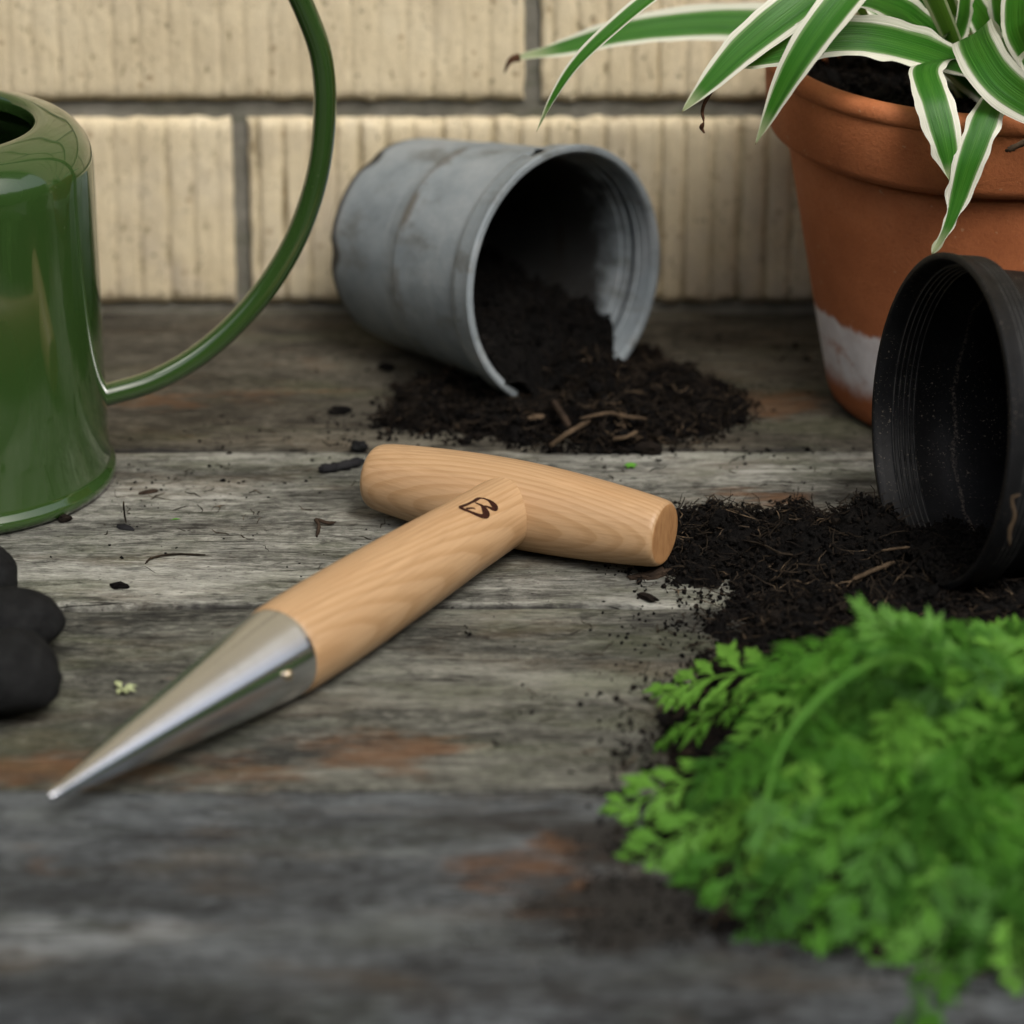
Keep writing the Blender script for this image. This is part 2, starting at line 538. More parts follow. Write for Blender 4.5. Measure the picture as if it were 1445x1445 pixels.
def ash_mat(name, axis_scale, seed=0.0):
    """pale oiled ash; grain runs along local Z"""
    m = M(name)
    o = m.n('ShaderNodeVectorMath', {0: m.co('Object'), 1: (seed, seed * .6, seed * .3)}, operation='ADD').outputs[0]
    wv = m.noise(m.map(o, (40, 40, 9)), 1, 3, .5)
    ov = m.n('ShaderNodeVectorMath', {0: o, 1: m.comb(m.math('MULTIPLY', wv, .0035), m.math('MULTIPLY', wv, .0035), 0.0)}, operation='ADD').outputs[0]
    sx, sy, sz = m.sep(ov)
    cx = m.math('ADD', sx, .030)
    rr = m.math('SQRT', m.math('ADD', m.math('MULTIPLY', cx, cx), m.math('MULTIPLY', sy, m.math('MULTIPLY', sy, .35))))
    rr = m.math('ADD', rr, m.math('MULTIPLY', m.math('SQRT', m.math('ADD', m.math('MULTIPLY', sz, sz), .0009)), axis_scale))
    rr = m.math('ADD', rr, m.math('MULTIPLY', m.noise(m.map(o, (60, 60, 9), (2, 7, 1)), 1, 3, .5), .0013))
    ringv = m.math('FRACT', m.math('MULTIPLY', rr, 520.0))
    ringm = m.math('MULTIPLY', m.step(ringv, .0, .75), m.step(ringv, 1.0, .85))
    col = m.ramp(ringm, [(0, (.445, .288, .156)), (.6, (.435, .278, .147)), (1, (.378, .232, .116))])
    fib = m.noise(m.map(o, (900, 900, 26)), 1, 4, .65)
    col = m.mix(m.step(fib, .45, .7, 0, .36), col, (.27, .158, .072))
    fib2 = m.noise(m.map(o, (420, 420, 12), (4, 2, 1)), 1, 3, .6)
    col = m.mix(m.step(fib2, .52, .72, 0, .35), col, (.56, .37, .21))
    big = m.noise(m.map(o, (60, 60, 14)), 1, 3, .5)
    col = m.mix(m.step(big, .45, .72, 0, .3), col, (.38, .21, .095))
    stk = m.noise(m.map(o, (330, 330, 5), (1, 5, 2)), 1, 5, .65)
    col = m.mix(m.step(stk, .5, .72, 0, .4), col, (.30, .18, .086))
    return m.fin(col, m.step(fib, .3, .7, .36, .5), m.bump(fib, .0004, .35), Coat_Weight=.08, Coat_Roughness=.3)

def steel_mat():
    m = M('brushed_steel')
    o = m.co('Object')
    # turned finish: fine rings round the cone
    n = m.noise(m.map(o, (25, 25, 3200)), 1, 3, .6)
    col = m.ramp(n, [(.3, (.70, .73, .78)), (.7, (.73, .76, .81))])
    h = n
    t = m.n('ShaderNodeTangent', direction_type='RADIAL', axis='Z')
    return m.fin(col, m.step(n, .3, .7, .21, .24), m.bump(h, .00002, .3), Metallic=1.0, Anisotropic=.85, Anisotropic_Rotation=.25, Tangent=t.outputs[0])

def simple(name, stops, scale=40, rough=.8, bscale=300, bd=.0006, metallic=0.0, kind='Object', vec=(1, 1, 1), spec=.1):
    m = M(name)
    o = m.map(m.co(kind), vec)
    n = m.noise(o, scale, 5, .65)
    return m.fin(m.ramp(n, stops), rough, m.bump(m.noise(o, bscale, 4, .65), bd, .8), Metallic=metallic, Specular_IOR_Level=.5 if metallic else spec)

def leaf_mat():
    """spider plant leaf: green centre with cream margins, long veins; UV.x across, UV.y along"""
    m = M('variegated_leaf')
    uv = m.co('UV')
    u, v, _ = m.sep(uv)
    rnd = m.n('ShaderNodeObjectInfo').outputs['Random']
    d = m.math('ABSOLUTE', m.math('SUBTRACT', u, .5))
    vein = m.noise(m.comb(m.math('MULTIPLY', u, 34.0), m.math('ADD', m.math('MULTIPLY', v, 1.6), m.math('MULTIPLY', rnd, 40.0)), 0.0), 1, 3, .6)
    wob = m.noise(m.comb(m.math('MULTIPLY', u, 3.0), m.math('ADD', m.math('MULTIPLY', v, 4.0), m.math('MULTIPLY', rnd, 31.0)), 0.0), 1, 3, .6)
    dd = m.math('ADD', d, m.math('MULTIPLY', m.math('SUBTRACT', vein, .5), .10))
    dd = m.math('ADD', dd, m.math('MULTIPLY', m.math('SUBTRACT', wob, .5), .10))
    green = m.ramp(vein, [(.3, (.013, .085, .006)), (.55, (.030, .145, .012)), (.75, (.068, .225, .032))])
    mid = m.step(d, .12, .02, 0, .3)
    green = m.mix(mid, green, (.06, .20, .02))
    edge = m.step(dd, .335, .385)
    half = m.step(dd, .26, .34, 0, .45)
    col = m.mix(half, green, (.22, .36, .13))
    col = m.mix(edge, col, m.ramp(vein, [(.3, (.62, .63, .50)), (.7, (.80, .79, .68))]))
    col = m.mix(m.step(v, .86, .97, 0, .75), col, (.42, .46, .27))
    tip = m.step(v, .985, 1.0)
    col = m.mix(tip, col, (.10, .055, .02))
    hb = m.math('ADD', m.math('MULTIPLY', vein, 1.0), 0.0)
    m.fin(col, .38, m.bump(hb, .0006, .5))
    tr = m.n('ShaderNodeBsdfTranslucent', {'Color': m.mix(.5, col, (.25, .45, .05))})
    mx = m.n('ShaderNodeMixShader', {0: .22, 1: m.b.outputs[0], 2: tr.outputs[0]})
    m.t.links.new(mx.outputs[0], m.out.inputs[0])
    return m.m

def herb_mat():
    m = M('fresh_herb_green')
    rnd = m.n('ShaderNodeObjectInfo').outputs['Random']
    n = m.noise(m.co('Object'), 160, 3, .6)
    c1 = m.ramp(rnd, [(0, (.013, .062, .004)), (.5, (.040, .140, .010)), (1, (.115, .27, .034))])
    col = m.mix(m.step(n, .4, .7, 0, .35), c1, (.08, .20, .025))
    m.fin(col, .55, Specular_IOR_Level=.2)
    tr = m.n('ShaderNodeBsdfTranslucent', {'Color': (.07, .26, .015, 1)})
    mx = m.n('ShaderNodeMixShader', {0: .22, 1: m.b.outputs[0], 2: tr.outputs[0]})
    m.t.links.new(mx.outputs[0], m.out.inputs[0])
    return m.m

MAT = {}
MAT['brick'] = brick_mat()
MAT['mortar'] = mortar_mat()
MAT['enamel'] = enamel_mat()
MAT['grey'] = grey_plastic()
MAT['black'] = black_plastic()
MAT['clay'] = clay_mat()
MAT['ash_end'] = simple('ash_end_grain', [(.3, (.27, .135, .055)), (.7, (.42, .23, .10))], 500, .6, 900, .0003, vec=(1, .25, 1))
MAT['ash_bar'] = ash_mat('pale_ash_crossbar', .10, .0)
MAT['ash_shaft'] = ash_mat('pale_ash_shaft', .06, .013)
MAT['steel'] = steel_mat()
MAT['leaf'] = leaf_mat()
MAT['herb'] = herb_mat()
MAT['herb_stem'] = simple('herb_stem_green', [(.3, (.045, .15, .016)), (.7, (.085, .215, .03))], 60, .5)
MAT['soil'] = simple('potting_soil', [(.3, (.0020, .0018, .0017)), (.55, (.0043, .0038, .0034)), (.8, (.011, .0092, .0075))], 220, .95, 900, .0012, kind='World')
MAT['soil2'] = simple('brown_soil_crumb', [(.3, (.0045, .0036, .0030)), (.7, (.015, .0112, .0082))], 160, .95, 900, .001, kind='World')
MAT['fibre'] = simple('dry_fibre', [(.35, (.008, .0062, .0045)), (.56, (.028, .0205, .0135)), (.70, (.16, .112, .068))], 90, .85, kind='World')
MAT['twig'] = simple('dry_twig', [(.3, (.030, .021, .013)), (.7, (.095, .066, .041))], 200, .85, 600, vec=(1, 1, .2))
MAT['bark'] = simple('dark_bark', [(.3, (.012, .009, .007)), (.7, (.045, .03, .02))], 160, .9, 600)
MAT['char'] = simple('charcoal_stick', [(.3, (.007, .007, .008)), (.7, (.02, .02, .021))], 200, .8, 500)
MAT['stone'] = simple('dark_stone', [(.3, (.0045, .0048, .0050)), (.7, (.0125, .013, .013))], 160, .85, 420, .0007)
MAT['scorch'] = simple('scorched_mark', [(.3, (.014, .006, .004)), (.7, (.045, .014, .008))], 900, .8)
MAT['brass'] = simple('rivet_metal', [(.3, (.75, .62, .42)), (.7, (.85, .74, .55))], 300, .25, metallic=1.0)
MAT['dead'] = simple('dead_leaf', [(.3, (.015, .008, .005)), (.7, (.11, .05, .025))], 160, .8, 400)
MAT['pale_leaf'] = simple('pale_leaf', [(.3, (.26, .30, .15)), (.7, (.42, .46, .26))], 300, .7)
MAT['weed'] = simple('sprout_green', [(.3, (.06, .2, .02)), (.7, (.12, .3, .04))], 300, .5)
MAT['ground'] = simple('garden_ground', [(.3, (.05, .045, .03)), (.6, (.07, .075, .04)), (.8, (.10, .09, .06))], 3, .95, 60, .01, kind='World')
MAT['hedge'] = simple('added_hedge_green', [(.3, (.012, .022, .007)), (.7, (.05, .09, .025))], 9, .8, 60, .02, kind='World')
MAT['fascia'] = simple('old_timber', [(.3, (.035, .032, .028)), (.7, (.09, .085, .075))], 10, .85, 80, .002, vec=(.3, 5, 5))

# ================================================================== SETTING
me = mesh('ground', [(-40, -40, -.42), (40, -40, -.42), (40, 30, -.42), (-40, 30, -.42)], [(0, 1, 2, 3)], MAT['ground'], False)
tag(ob('ground', me), 'bare garden ground below the deck', None, kind='structure')

# deck boards: 138 mm wide, butted with tight uneven joints
deck = bpy.data.objects.new('deck', None)
link(deck)
tag(deck, 'weathered grey timber boards running along the brick wall', None, kind='structure')

def plank(y0, y1, ztop, mat, seed, front_round=.0025, back_round=.0025, X=.95):
    th = .028
    # cross-section across Y, from back bottom over the top to front bottom
    prof = []
    for k in range(6):
        a = k / 5 * PI / 2
        prof.append((y1 - back_round + back_round * math.cos(a) * 1.0, -back_round + back_round * math.sin(a)))
    inner = [(y1 - back_round - (y1 - y0 - back_round - front_round) * t, 0.0) for t in np.linspace(0, 1, 26)[1:-1]]
    prof += inner
    for k in range(6):
        a = PI / 2 + k / 5 * PI / 2
        prof.append((y0 + front_round + front_round * math.cos(a), -front_round + front_round * math.sin(a)))
    prof = [(y1, -th)] + prof + [(y0, -th)]
    xs = np.concatenate([np.linspace(-X, -.26, 24), np.linspace(-.258, .258, 258), np.linspace(.26, X, 24)])
    V, F = [], []
    m = len(prof)
    for x in xs:
        for i, (y, z) in enumerate(prof):
            e = mnoise.noise(Vector((x * 28, seed * 3.1 + y * 4, seed))) * .0007 + mnoise.noise(Vector((x * 120, seed * 5.1, y * 40))) * .00035
            edge = math.exp(-min(abs(y - y0), abs(y - y1)) / .004)
            wz = mnoise.noise(Vector((x * 5, y * 14, seed * 2.3))) * .0008
            zz = z + ztop + wz - edge * max(0, mnoise.noise(Vector((x * 40, seed * 7.7, 1.5 if y < (y0 + y1) / 2 else 8.5)))) * .0030
            V.append((x, y + (e if abs(y - y0) < .01 or abs(y - y1) < .01 else 0), zz if z > -th else z + ztop))
    n = len(xs)
    for i in range(n - 1):
        for k in range(m - 1):
            F.append((i * m + k, i * m + k + 1, (i + 1) * m + k + 1, (i + 1) * m + k))
        F.append((i * m + m - 1, i * m, (i + 1) * m, (i + 1) * m + m - 1))
    F.append(tuple(range(m)))
    F.append(tuple((n - 1) * m + k for k in range(m))[::-1])
    me = recalc(mesh('plank', V, F, mat))
    sharp(me, 50)
    return ob('plank', me, deck)

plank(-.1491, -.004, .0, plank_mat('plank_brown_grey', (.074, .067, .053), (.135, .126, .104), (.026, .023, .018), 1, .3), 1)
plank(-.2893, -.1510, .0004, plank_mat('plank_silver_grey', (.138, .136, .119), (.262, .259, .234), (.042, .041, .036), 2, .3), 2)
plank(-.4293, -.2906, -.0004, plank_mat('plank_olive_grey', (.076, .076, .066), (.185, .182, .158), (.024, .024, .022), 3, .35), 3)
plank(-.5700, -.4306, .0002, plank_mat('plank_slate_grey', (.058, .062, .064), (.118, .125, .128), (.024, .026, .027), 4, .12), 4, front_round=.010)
V = []
for (x, y, z) in [(-.94, -.560, -.40), (.94, -.560, -.40), (.94, -.540, -.40), (-.94, -.540, -.40)]:
    V.append((x, y, z))
for (x, y, z) in [(-.94, -.560, -.030), (.94, -.560, -.030), (.94, -.540, -.030), (-.94, -.540, -.030)]:
    V.append((x, y, z))
me = mesh('fascia', V, [(0, 3, 2, 1), (4, 5, 6, 7), (0, 1, 5, 4), (1, 2, 6, 5), (2, 3, 7, 6), (3, 0, 4, 7)], MAT['fascia'], False)
ob('fascia', me, deck)

# ------------------------------------------------------------------ brick wall
wall = thing('brick_wall', 'cream brick wall with raked vertical grooves and grey mortar behind the deck', 'wall', (0, 0, 0))
BL, BH, JT, JH = .2335, .0795, .0066, .0081
def brick_mesh(seed, deepness):
    r = random.Random(seed)
    grooves = []
    x = r.uniform(.002, .008)
    while x < BL:
        grooves.append((x, r.uniform(.0010, .0019), r.uniform(.4, 1.0) * deepness, r.uniform(0, 50)))
        x += r.choice((.0098, .0105, .011, .0118))
    nx, nz = 300, 40
    V, F, G = [], [], []
    for j in range(nz + 1):
        for i in range(nx + 1):
            x = BL * i / nx
            z = BH * j / nz
            g = 0.0
            for (gx, gw, gd, gs) in grooves:
                if abs(x - gx) < .006:
                    c = gx + mnoise.noise(Vector((gs, z * 30, 0))) * .0003
                    wv = gw * (1 + .3 * mnoise.noise(Vector((gs, z * 90, 5))))
                    amp = gd * max(.25, .85 + .5 * mnoise.noise(Vector((gs + 9, z * 45, 0))))
                    g = max(g, amp * math.exp(-((x - c) / max(wv * .8, .0004)) ** 2))
            y = g * .0026 + mnoise.noise(Vector((x * 60, z * 20, seed))) * .0003 + mnoise.noise(Vector((x * 300, z * 150, seed + 3))) * .0002
            ex = min(x, BL - x)
            ez = min(z, BH - z)
            e = min(ex, ez)
            y += .0022 * math.exp(-(e / .0014)) * (1 + .7 * mnoise.noise(Vector((x * 120, z * 120, seed + 8))))
            # ragged arrises
            dx = dz = 0.0
            if i in (0, nx):
                dx = mnoise.noise(Vector((i, z * 130, seed + 1))) * .0009
            if j in (0, nz):
                dz = mnoise.noise(Vector((x * 130, j, seed + 2))) * .0011
            V.append((x + dx - BL / 2, y, z + dz))
            G.append(min(1.0, g))
    w = nx + 1
    for j in range(nz):
        for i in range(nx):
            F.append((j * w + i, j * w + i + 1, (j + 1) * w + i + 1, (j + 1) * w + i))
    # sides going back
    loop = [i for i in range(w)] + [j * w + nx for j in range(1, nz + 1)] + [nz * w + i for i in range(nx - 1, -1, -1)] + [j * w for j in range(nz - 1, 0, -1)]
    b0 = len(V)
    for k in loop:
        V.append((V[k][0], .06, V[k][2]))
        G.append(0)
    L = len(loop)
    for k in range(L):
        F.append((loop[k], b0 + k, b0 + (k + 1) % L, loop[(k + 1) % L]))
    me = recalc(mesh('brick', V, F, MAT['brick']))
    a = me.attributes.new('groove', 'FLOAT', 'POINT')
    a.data.foreach_set('value', np.array(G, dtype=np.float32))
    sharp(me, 60)
    return me
bm_a, bm_b, bm_c, bm_d = brick_mesh(11, .34), brick_mesh(12, .55), brick_mesh(13, 1.1), brick_mesh(14, .5)
pitch = BL + JT
# centres so that a joint stands at x=-.1106 in the lowest course and at .0084 in the next
for row in range(5):
    base = -.1106 + pitch / 2 if row % 2 == 0 else .0084 + pitch / 2
    for k in range(-4, 4):
        x = base + k * pitch
        if abs(x) > .85:
            continue
        if row == 0:
            me = {0: bm_c, -1: bm_b}.get(k, bm_d)
        elif row == 1:
            me = {0: bm_b, -1: bm_a}.get(k, bm_d)
        else:
            me = (bm_a, bm_b, bm_c, bm_d)[(row * 3 + k) % 4]
        ob('brick', me, wall, (x, .0, .0018 + row * (BH + JH)))
# mortar bed, recessed and uneven
xs = np.linspace(-.85, .85, 420)
zs = np.linspace(-.42, .45, 220)
XX, ZZ = np.meshgrid(xs, zs)
YY = np.array([[.0042 + mnoise.noise(Vector((x * 45, z * 45, 2))) * .0011 + mnoise.noise(Vector((x * 190, z * 190, 4))) * .0006 for x in xs] for z in zs])
V = np.stack([XX.ravel(), YY.ravel(), ZZ.ravel()], 1)
w = len(xs)
idx = np.arange(len(zs) - 1)[:, None] * w + np.arange(w - 1)[None, :]
F = np.stack([idx.ravel(), idx.ravel() + 1, idx.ravel() + w + 1, idx.ravel() + w], 1)
ob('mortar', np_mesh('mortar', V, F, MAT['mortar'], True), wall)

# the wall goes on above and to the sides of the bricks in view
V, F = [], []
def slab(x0, x1, z0, z1, y0=.0006, y1=.11):
    b0 = len(V)
    V.extend([(x, y, z) for z in (z0, z1) for y in (y0, y1) for x in (x0, x1)])
    F.extend([tuple(b0 + i for i in f) for f in ((0, 1, 5, 4), (2, 6, 7, 3), (0, 4, 6, 2), (1, 3, 7, 5), (4, 5, 7, 6), (0, 2, 3, 1))])
for r_ in range(5, 31):
    z0 = .0018 + r_ * (BH + JH)
    for k in range(-11, 12):
        x = (-.1106 + pitch / 2 if r_ % 2 == 0 else .0084 + pitch / 2) + k * pitch
        slab(x - BL / 2, x + BL / 2, z0, z0 + BH)
for r_ in range(-4, 5):
    z0 = .0018 + r_ * (BH + JH)
    for k in list(range(-11, 12)):
        x = (-.1106 + pitch / 2 if r_ % 2 == 0 else .0084 + pitch / 2) + k * pitch
        if abs(x) > .85 or r_ < 0:
            slab(x - BL / 2, x + BL / 2, z0, z0 + BH, .0006 if r_ >= 0 else .001)
uc = ob('outer_bricks', mesh('outer_bricks', V, F, MAT['brick'], False), wall)
uc['kind'] = 'stuff'
V, F = [], []
slab(-2.7, 2.7, -.42, 2.72, .0075, .10)
ob('mortar', mesh('mortar_core', V, F, MAT['mortar'], False), wall)
# verandah roof over the deck
vr = thing('verandah_roof', 'timber lined verandah roof over the deck, above the picture', 'roof', (0, 0, 2.5))
V, F = [], []
for k in range(5):
    slab(-2.7, 2.7, -.03 - .010 * k, -.012 - .010 * k, -.115 * k - .112, -.115 * k - .001)
ob('board', mesh('soffit_boards', V, F, MAT['fascia'], False), vr)
V, F = [], []
slab(-2.75, 2.75, -.20, .0, -.63, -.59)
ob('fascia', mesh('roof_fascia', V, F, MAT['fascia'], False), vr)

# unseen hedge added behind the camera to cut the low sky light
hedge = thing('added_shade_hedge', 'tall dark hedge added out of view behind the viewer to hold back low sky light', 'hedge', (0, -4.8, -.42))
hx = np.linspace(-13, 13, 150)
hz = np.linspace(0, 3.2, 22)
V, F = [], []
for j, z in enumerate(hz):
    for i, x in enumerate(hx):
        V.append((x, mnoise.fractal(Vector((x * 1.3, z * 1.3, 1)), .6, 2, 4) * .35 - (.25 if j == 21 else 0) + abs(x) ** 2 * .035, z + mnoise.noise(Vector((x * 2, 0, 3))) * .35 * (z / 3)))
for i, x in enumerate(hx):
    V.append((x, x * x * .035 - 1.4, 2.9))
for j in range(22):
    for i in range(149):
        a = j * 150 + i
        F.append((a, a + 1, a + 151, a + 150))
ob('added_foliage', mesh('added_hedge_foliage', V, F, MAT['hedge'], False), hedge)

# ================================================================== WATERING CAN
CX, CY = -.2098, -.1764
can = thing('watering_can', 'glossy green enamel watering can with a round mouth and a tall looping handle', 'watering can', (CX, CY, .0008))
prof = [(.0, .004), (.056, .004), (.0588, .0), (.0604, .0012), (.0612, .0032), (.0606, .0052), (.0592, .0066), (.0588, .0085), (.0585, .02), (.0581, .06), (.0577, .10), (.0575, .118)]
for k in range(1, 10):           # rounded shoulder
    a = k / 10 * PI / 2
    prof.append((.0435 + .0140 * math.cos(a), .1215 + .0170 * math.sin(a) + .0))
prof += [(.0435, .1392), (.0400, .1400), (.0375, .1402), (.0362, .1392), (.0358, .1375), (.0362, .1340), (.044, .130), (.0555, .118), (.0565, .09), (.0572, .012), (.0, .009)]
V, F = lathe_geo(prof, 160)
body = ob('body', recalc(mesh('can_body', V, F, MAT['enamel'])), can)
sharp(body.data, 45)
# handle: a tube in the upright plane through the can's axis
hd = Vector((math.cos(math.radians(14)), math.sin(math.radians(14)), 0))
hn = Vector((0, 0, 1)).cross(hd)
hp = Vector((CX, CY, 0))
hpix = [(120, 566), (152, 557), (215, 538), (275, 505), (330, 459), (380, 400), (420, 330), (447, 250), (458, 165), (455, 90), (437, 30), (402, -40), (340, -110), (250, -165), (140, -190), (40, -180), (-50, -140), (-120, -60), (-160, 30), (-175, 110)]
hp3 = [at_plane(x, y, hp, hn) - Vector((CX, CY, .0008)) for x, y in hpix]
V, F = tube_geo(catmull(hp3, 150), .0043, 20)
ob('handle', recalc(mesh('can_handle', V, F, MAT['enamel'])), can)
# spout on the far side from the handle
sp0 = -hd * .052 + Vector((0, 0, .03))
V, F = tube_geo(catmull([sp0, sp0 - hd * .05 + Vector((0, 0, .03)), sp0 - hd * .12 + Vector((0, 0, .10)), sp0 - hd * .19 + Vector((0, 0, .155))], 30), lambda t: .014 - .008 * t, 20)
ob('spout', recalc(mesh('can_spout', V, F, MAT['enamel'])), can)

# ================================================================== GREY POT ON ITS SIDE
def lying_pot(name, label, cat, rim_c, n, L):
    n = n.normalized()
    o = thing(name, label, cat, rim_c - n * L)
    x = Vector((0, 0, 1)).cross(n).normalized()     # local x horizontal, to the photo's right
    y = n.cross(x)                                   # local y upward
    o.rotation_mode = 'QUATERNION'
    o.rotation_quaternion = Matrix((x, y, n)).transposed().to_quaternion()
    return o
GC = Vector((.021, -.0975, .0507))
ga, gt = math.radians(43.0), math.radians(6.0)
GN = Vector((math.sin(ga) * math.cos(gt), -math.cos(ga) * math.cos(gt), math.sin(gt)))
GL = .096
gpot = lying_pot('plant_pot', 'weathered grey plastic plant pot on its side with a broken rim, spilling soil', 'plant pot', GC, GN, GL)
def gmod(r, z, th):
    # scalloped drain notches round the foot and slight warping
    if z < .013 and r > .02:
        s = max(0, math.cos(th * 6 + .6)) ** 4
        r *= 1 - .035 * s * (1 - z / .013)
    r *= 1 + .006 * math.sin(2 * th + .4) * (z / GL)
    return r, z
def gkeep(r, z, th):
    d = math.degrees(th) % 360
    if z > .0820 and r > .040:
        # missing piece at the mouth's lower side
        c = 275
        half = 7.5 + 4 * mnoise.noise(Vector((z * 300, 0, 3)))
        if abs(d - c) < half * min(1, (z - .0820) / .006 + .15):
            return False
        # split where the rim band has torn from the wall at the top
        if abs(d - 96) < 5 and .0835 < z < .0905 and r > .0465:
            return False
    return True
R = .0506
outer = [(.0, .0015), (.030, .0015), (.0345, .0), (.0385, .0004), (.0405, .003), (.0415, .008), (.0420, .013), (.0432, .026), (.0442, .038), (.0448, .0450), (.04525, .0458), (.04535, .0475), (.0452, .0488),
         (.0462, .060), (.0470, .071), (.0476, .079), (.0478, .0835), (.0480, .0845), (.0494, .0850), (.0500, .0858), (.0503, .0885), (.0506, .0920), (.0509, .0936), (.0512, .0944), (.0512, .0954), (.0506, .0960),
         (.0490, .0960), (.0483, .0954), (.0480, .0940), (.0478, .0915), (.0475, .0912), (.0473, .0880), (.0468, .0876), (.0465, .0840), (.0459, .0836), (.0456, .0800), (.0449, .0796), (.0444, .070), (.0436, .058), (.0420, .03), (.0402, .005), (.0, .0035)]
V, F = lathe_geo(outer, 180, gmod, gkeep)
for b in split_rim(V, F, .0847, MAT['grey'], gpot):
    md = b.modifiers.new('edge', 'SOLIDIFY')
    md.thickness = .0004
    md.offset = 0

# ================================================================== BLACK POT ON ITS SIDE
BC = Vector((.1494, -.2714, .0624))
ba_, bt = math.radians(72.7), math.radians(7.2)
BN = Vector((-math.sin(ba_) * math.cos(bt), -math.cos(ba_) * math.cos(bt), math.sin(bt)))
BLn = .105
bpot = lying_pot('plant_pot', 'black plastic nursery pot lying on its side in the soil before the clay pot', 'plant pot', BC, BN, BLn)
prof = [(.0, .002), (.040, .002), (.0440, .0), (.0462, .001), (.0475, .004), (.0500, .03), (.0520, .06), (.0540, .088), (.0545, .0900), (.0572, .0908), (.0582, .0918), (.0584, .097), (.0587, .1022), (.0592, .1032), (.0593, .1046), (.0588, .1050), (.0572, .1050), (.0566, .1044), (.0562, .1020), (.0555, .0990)]
z = .0990
for k in range(5):            # fine moulded ridges inside the mouth
    prof += [(.0553 - k * .00035, z - .0004), (.0547 - k * .00035, z - .0007), (.0547 - k * .00035, z - .0011), (.0552 - k * .00035, z - .0014)]
    z -= .0019
prof += [(.0537, .088), (.0530, .079), (.0526, .0785), (.0514, .06), (.0494, .03), (.0470, .006), (.0455, .004), (.0, .004)]
V, F = lathe_geo(prof, 180)
split_rim(V, F, .0903, MAT['black'], bpot)

# ================================================================== TERRACOTTA POT
TX, TY = .1841, -.0955
tpot = thing('flower_pot', 'terracotta flower pot with a thick rim and flaking whitewash round its foot', 'plant pot', (TX, TY, .0006))
TH = .1434
prof = [(.0, .003), (.050, .003), (.0545, .0), (.0575, .0012), (.0596, .004), (.0608, .008), (.066, .036), (.0735, .078), (.0786, .1065), (.0785, .1083), (.0776, .1092), (.0776, .1098), (.0802, .1101), (.0832, .1109), (.0856, .1126), (.0868, .1152), (.0875, .1290), (.0877, .1358), (.0876, .1364), (.0886, .1372), (.0889, .1388), (.0888, .1412), (.0872, .1430), (.0850, .1436), (.0828, .1432), (.0812, .1418), (.0805, .1390), (.0790, .118), (.0735, .1), (.06, .012), (.0, .01)]
V, F = lathe_geo(prof, 200)
split_rim(V, F, .1099, MAT['clay'], tpot, 50)

# ================================================================== DIBBER
JP = Vector((.0027, -.2384, .0172))
TIP = Vector((-.1450, -.4634, .0150))
dib = thing('dibber', 'wooden T-handled dibber with a polished steel point lying on the boards', 'garden dibber', (JP.x, JP.y, 0))
def frame(axis, up=Vector((0, 0, 1))):
    z = axis.normalized()
    y = (up - z * up.dot(z)).normalized()
    x = y.cross(z)
    return Matrix((x, y, z)).transposed().to_quaternion()
SA = (TIP - JP).normalized()
SL = (TIP - JP).length
BA = (at_z(930, 752, .0165) - at_z(533, 672, .0165))
BLEN = BA.length + .005
bar_q = frame(BA)
bar_c = (at_z(930, 752, .0165) + at_z(533, 672, .0165)) / 2
HB = BLEN / 2
def bar_r(z):
    return .0160 - .0040 * abs(z / HB) ** 1.8
prof = [(.0, -HB), (bar_r(HB) - .0034, -HB), (bar_r(HB) - .0016, -HB + .0005), (bar_r(HB) - .0005, -HB + .0016), (bar_r(HB) + .0002, -HB + .0038)]
prof += [(bar_r(z), z) for z in np.linspace(-HB + .007, HB - .005, 26)]
prof += [(bar_r(HB) + .0001, HB - .0018), (bar_r(HB) - .0004, HB - .0007), (bar_r(HB) - .0012, HB - .0001), (bar_r(HB) - .0016, HB), (.0, HB)]
V, F = lathe_geo(prof, 96)
me = recalc(mesh('crossbar', V, F, [MAT['ash_bar'], MAT['ash_end']]))
for p in me.polygons:
    if abs(p.normal.z) > .96:
        p.material_index = 1
sharp(me, 28)
o = ob('crossbar', me, dib, bar_c - Vector((JP.x, JP.y, 0)))
o.rotation_mode = 'QUATERNION'
o.rotation_quaternion = bar_q
o.modifiers.new('smooth', 'SUBSURF').levels = 1
o.modifiers['smooth'].render_levels = 1
shaft_q = frame(SA)
FS = .1455         # where the steel begins
SH = [(.0, .004), (.0128, .004), (.0132, .02), (.0138, .04), (.0152, .07), (.0162, .10), (.0166, .12), (.0166, .138), (.01645, .1445), (.0160, .1470), (.0148, .1490), (.0, .150)]
V, F = lathe_geo(SH, 96)
me = recalc(mesh('shaft', V, F, MAT['ash_shaft']))
sharp(me, 40)
sh = ob('shaft', me, dib, (0, 0, JP.z))
sh.rotation_mode = 'QUATERNION'
sh.rotation_quaternion = shaft_q
CO = [(.0150, .1468), (.01555, .1468), (.01575, .1472), (.0157, .150), (.0146, .163), (.0122, .185), (.0096, .207), (.0067, .231), (.0036, .253), (.0022, .2640), (.0016, .2684), (.0010, .2697), (.0, .2701)]
V, F = lathe_geo(CO, 128)
me = recalc(mesh('steel_point', V, F, MAT['steel']))
sharp(me, 40)
pt = ob('steel_point', me, dib, (0, 0, JP.z))
pt.rotation_mode = 'QUATERNION'
pt.rotation_quaternion = shaft_q
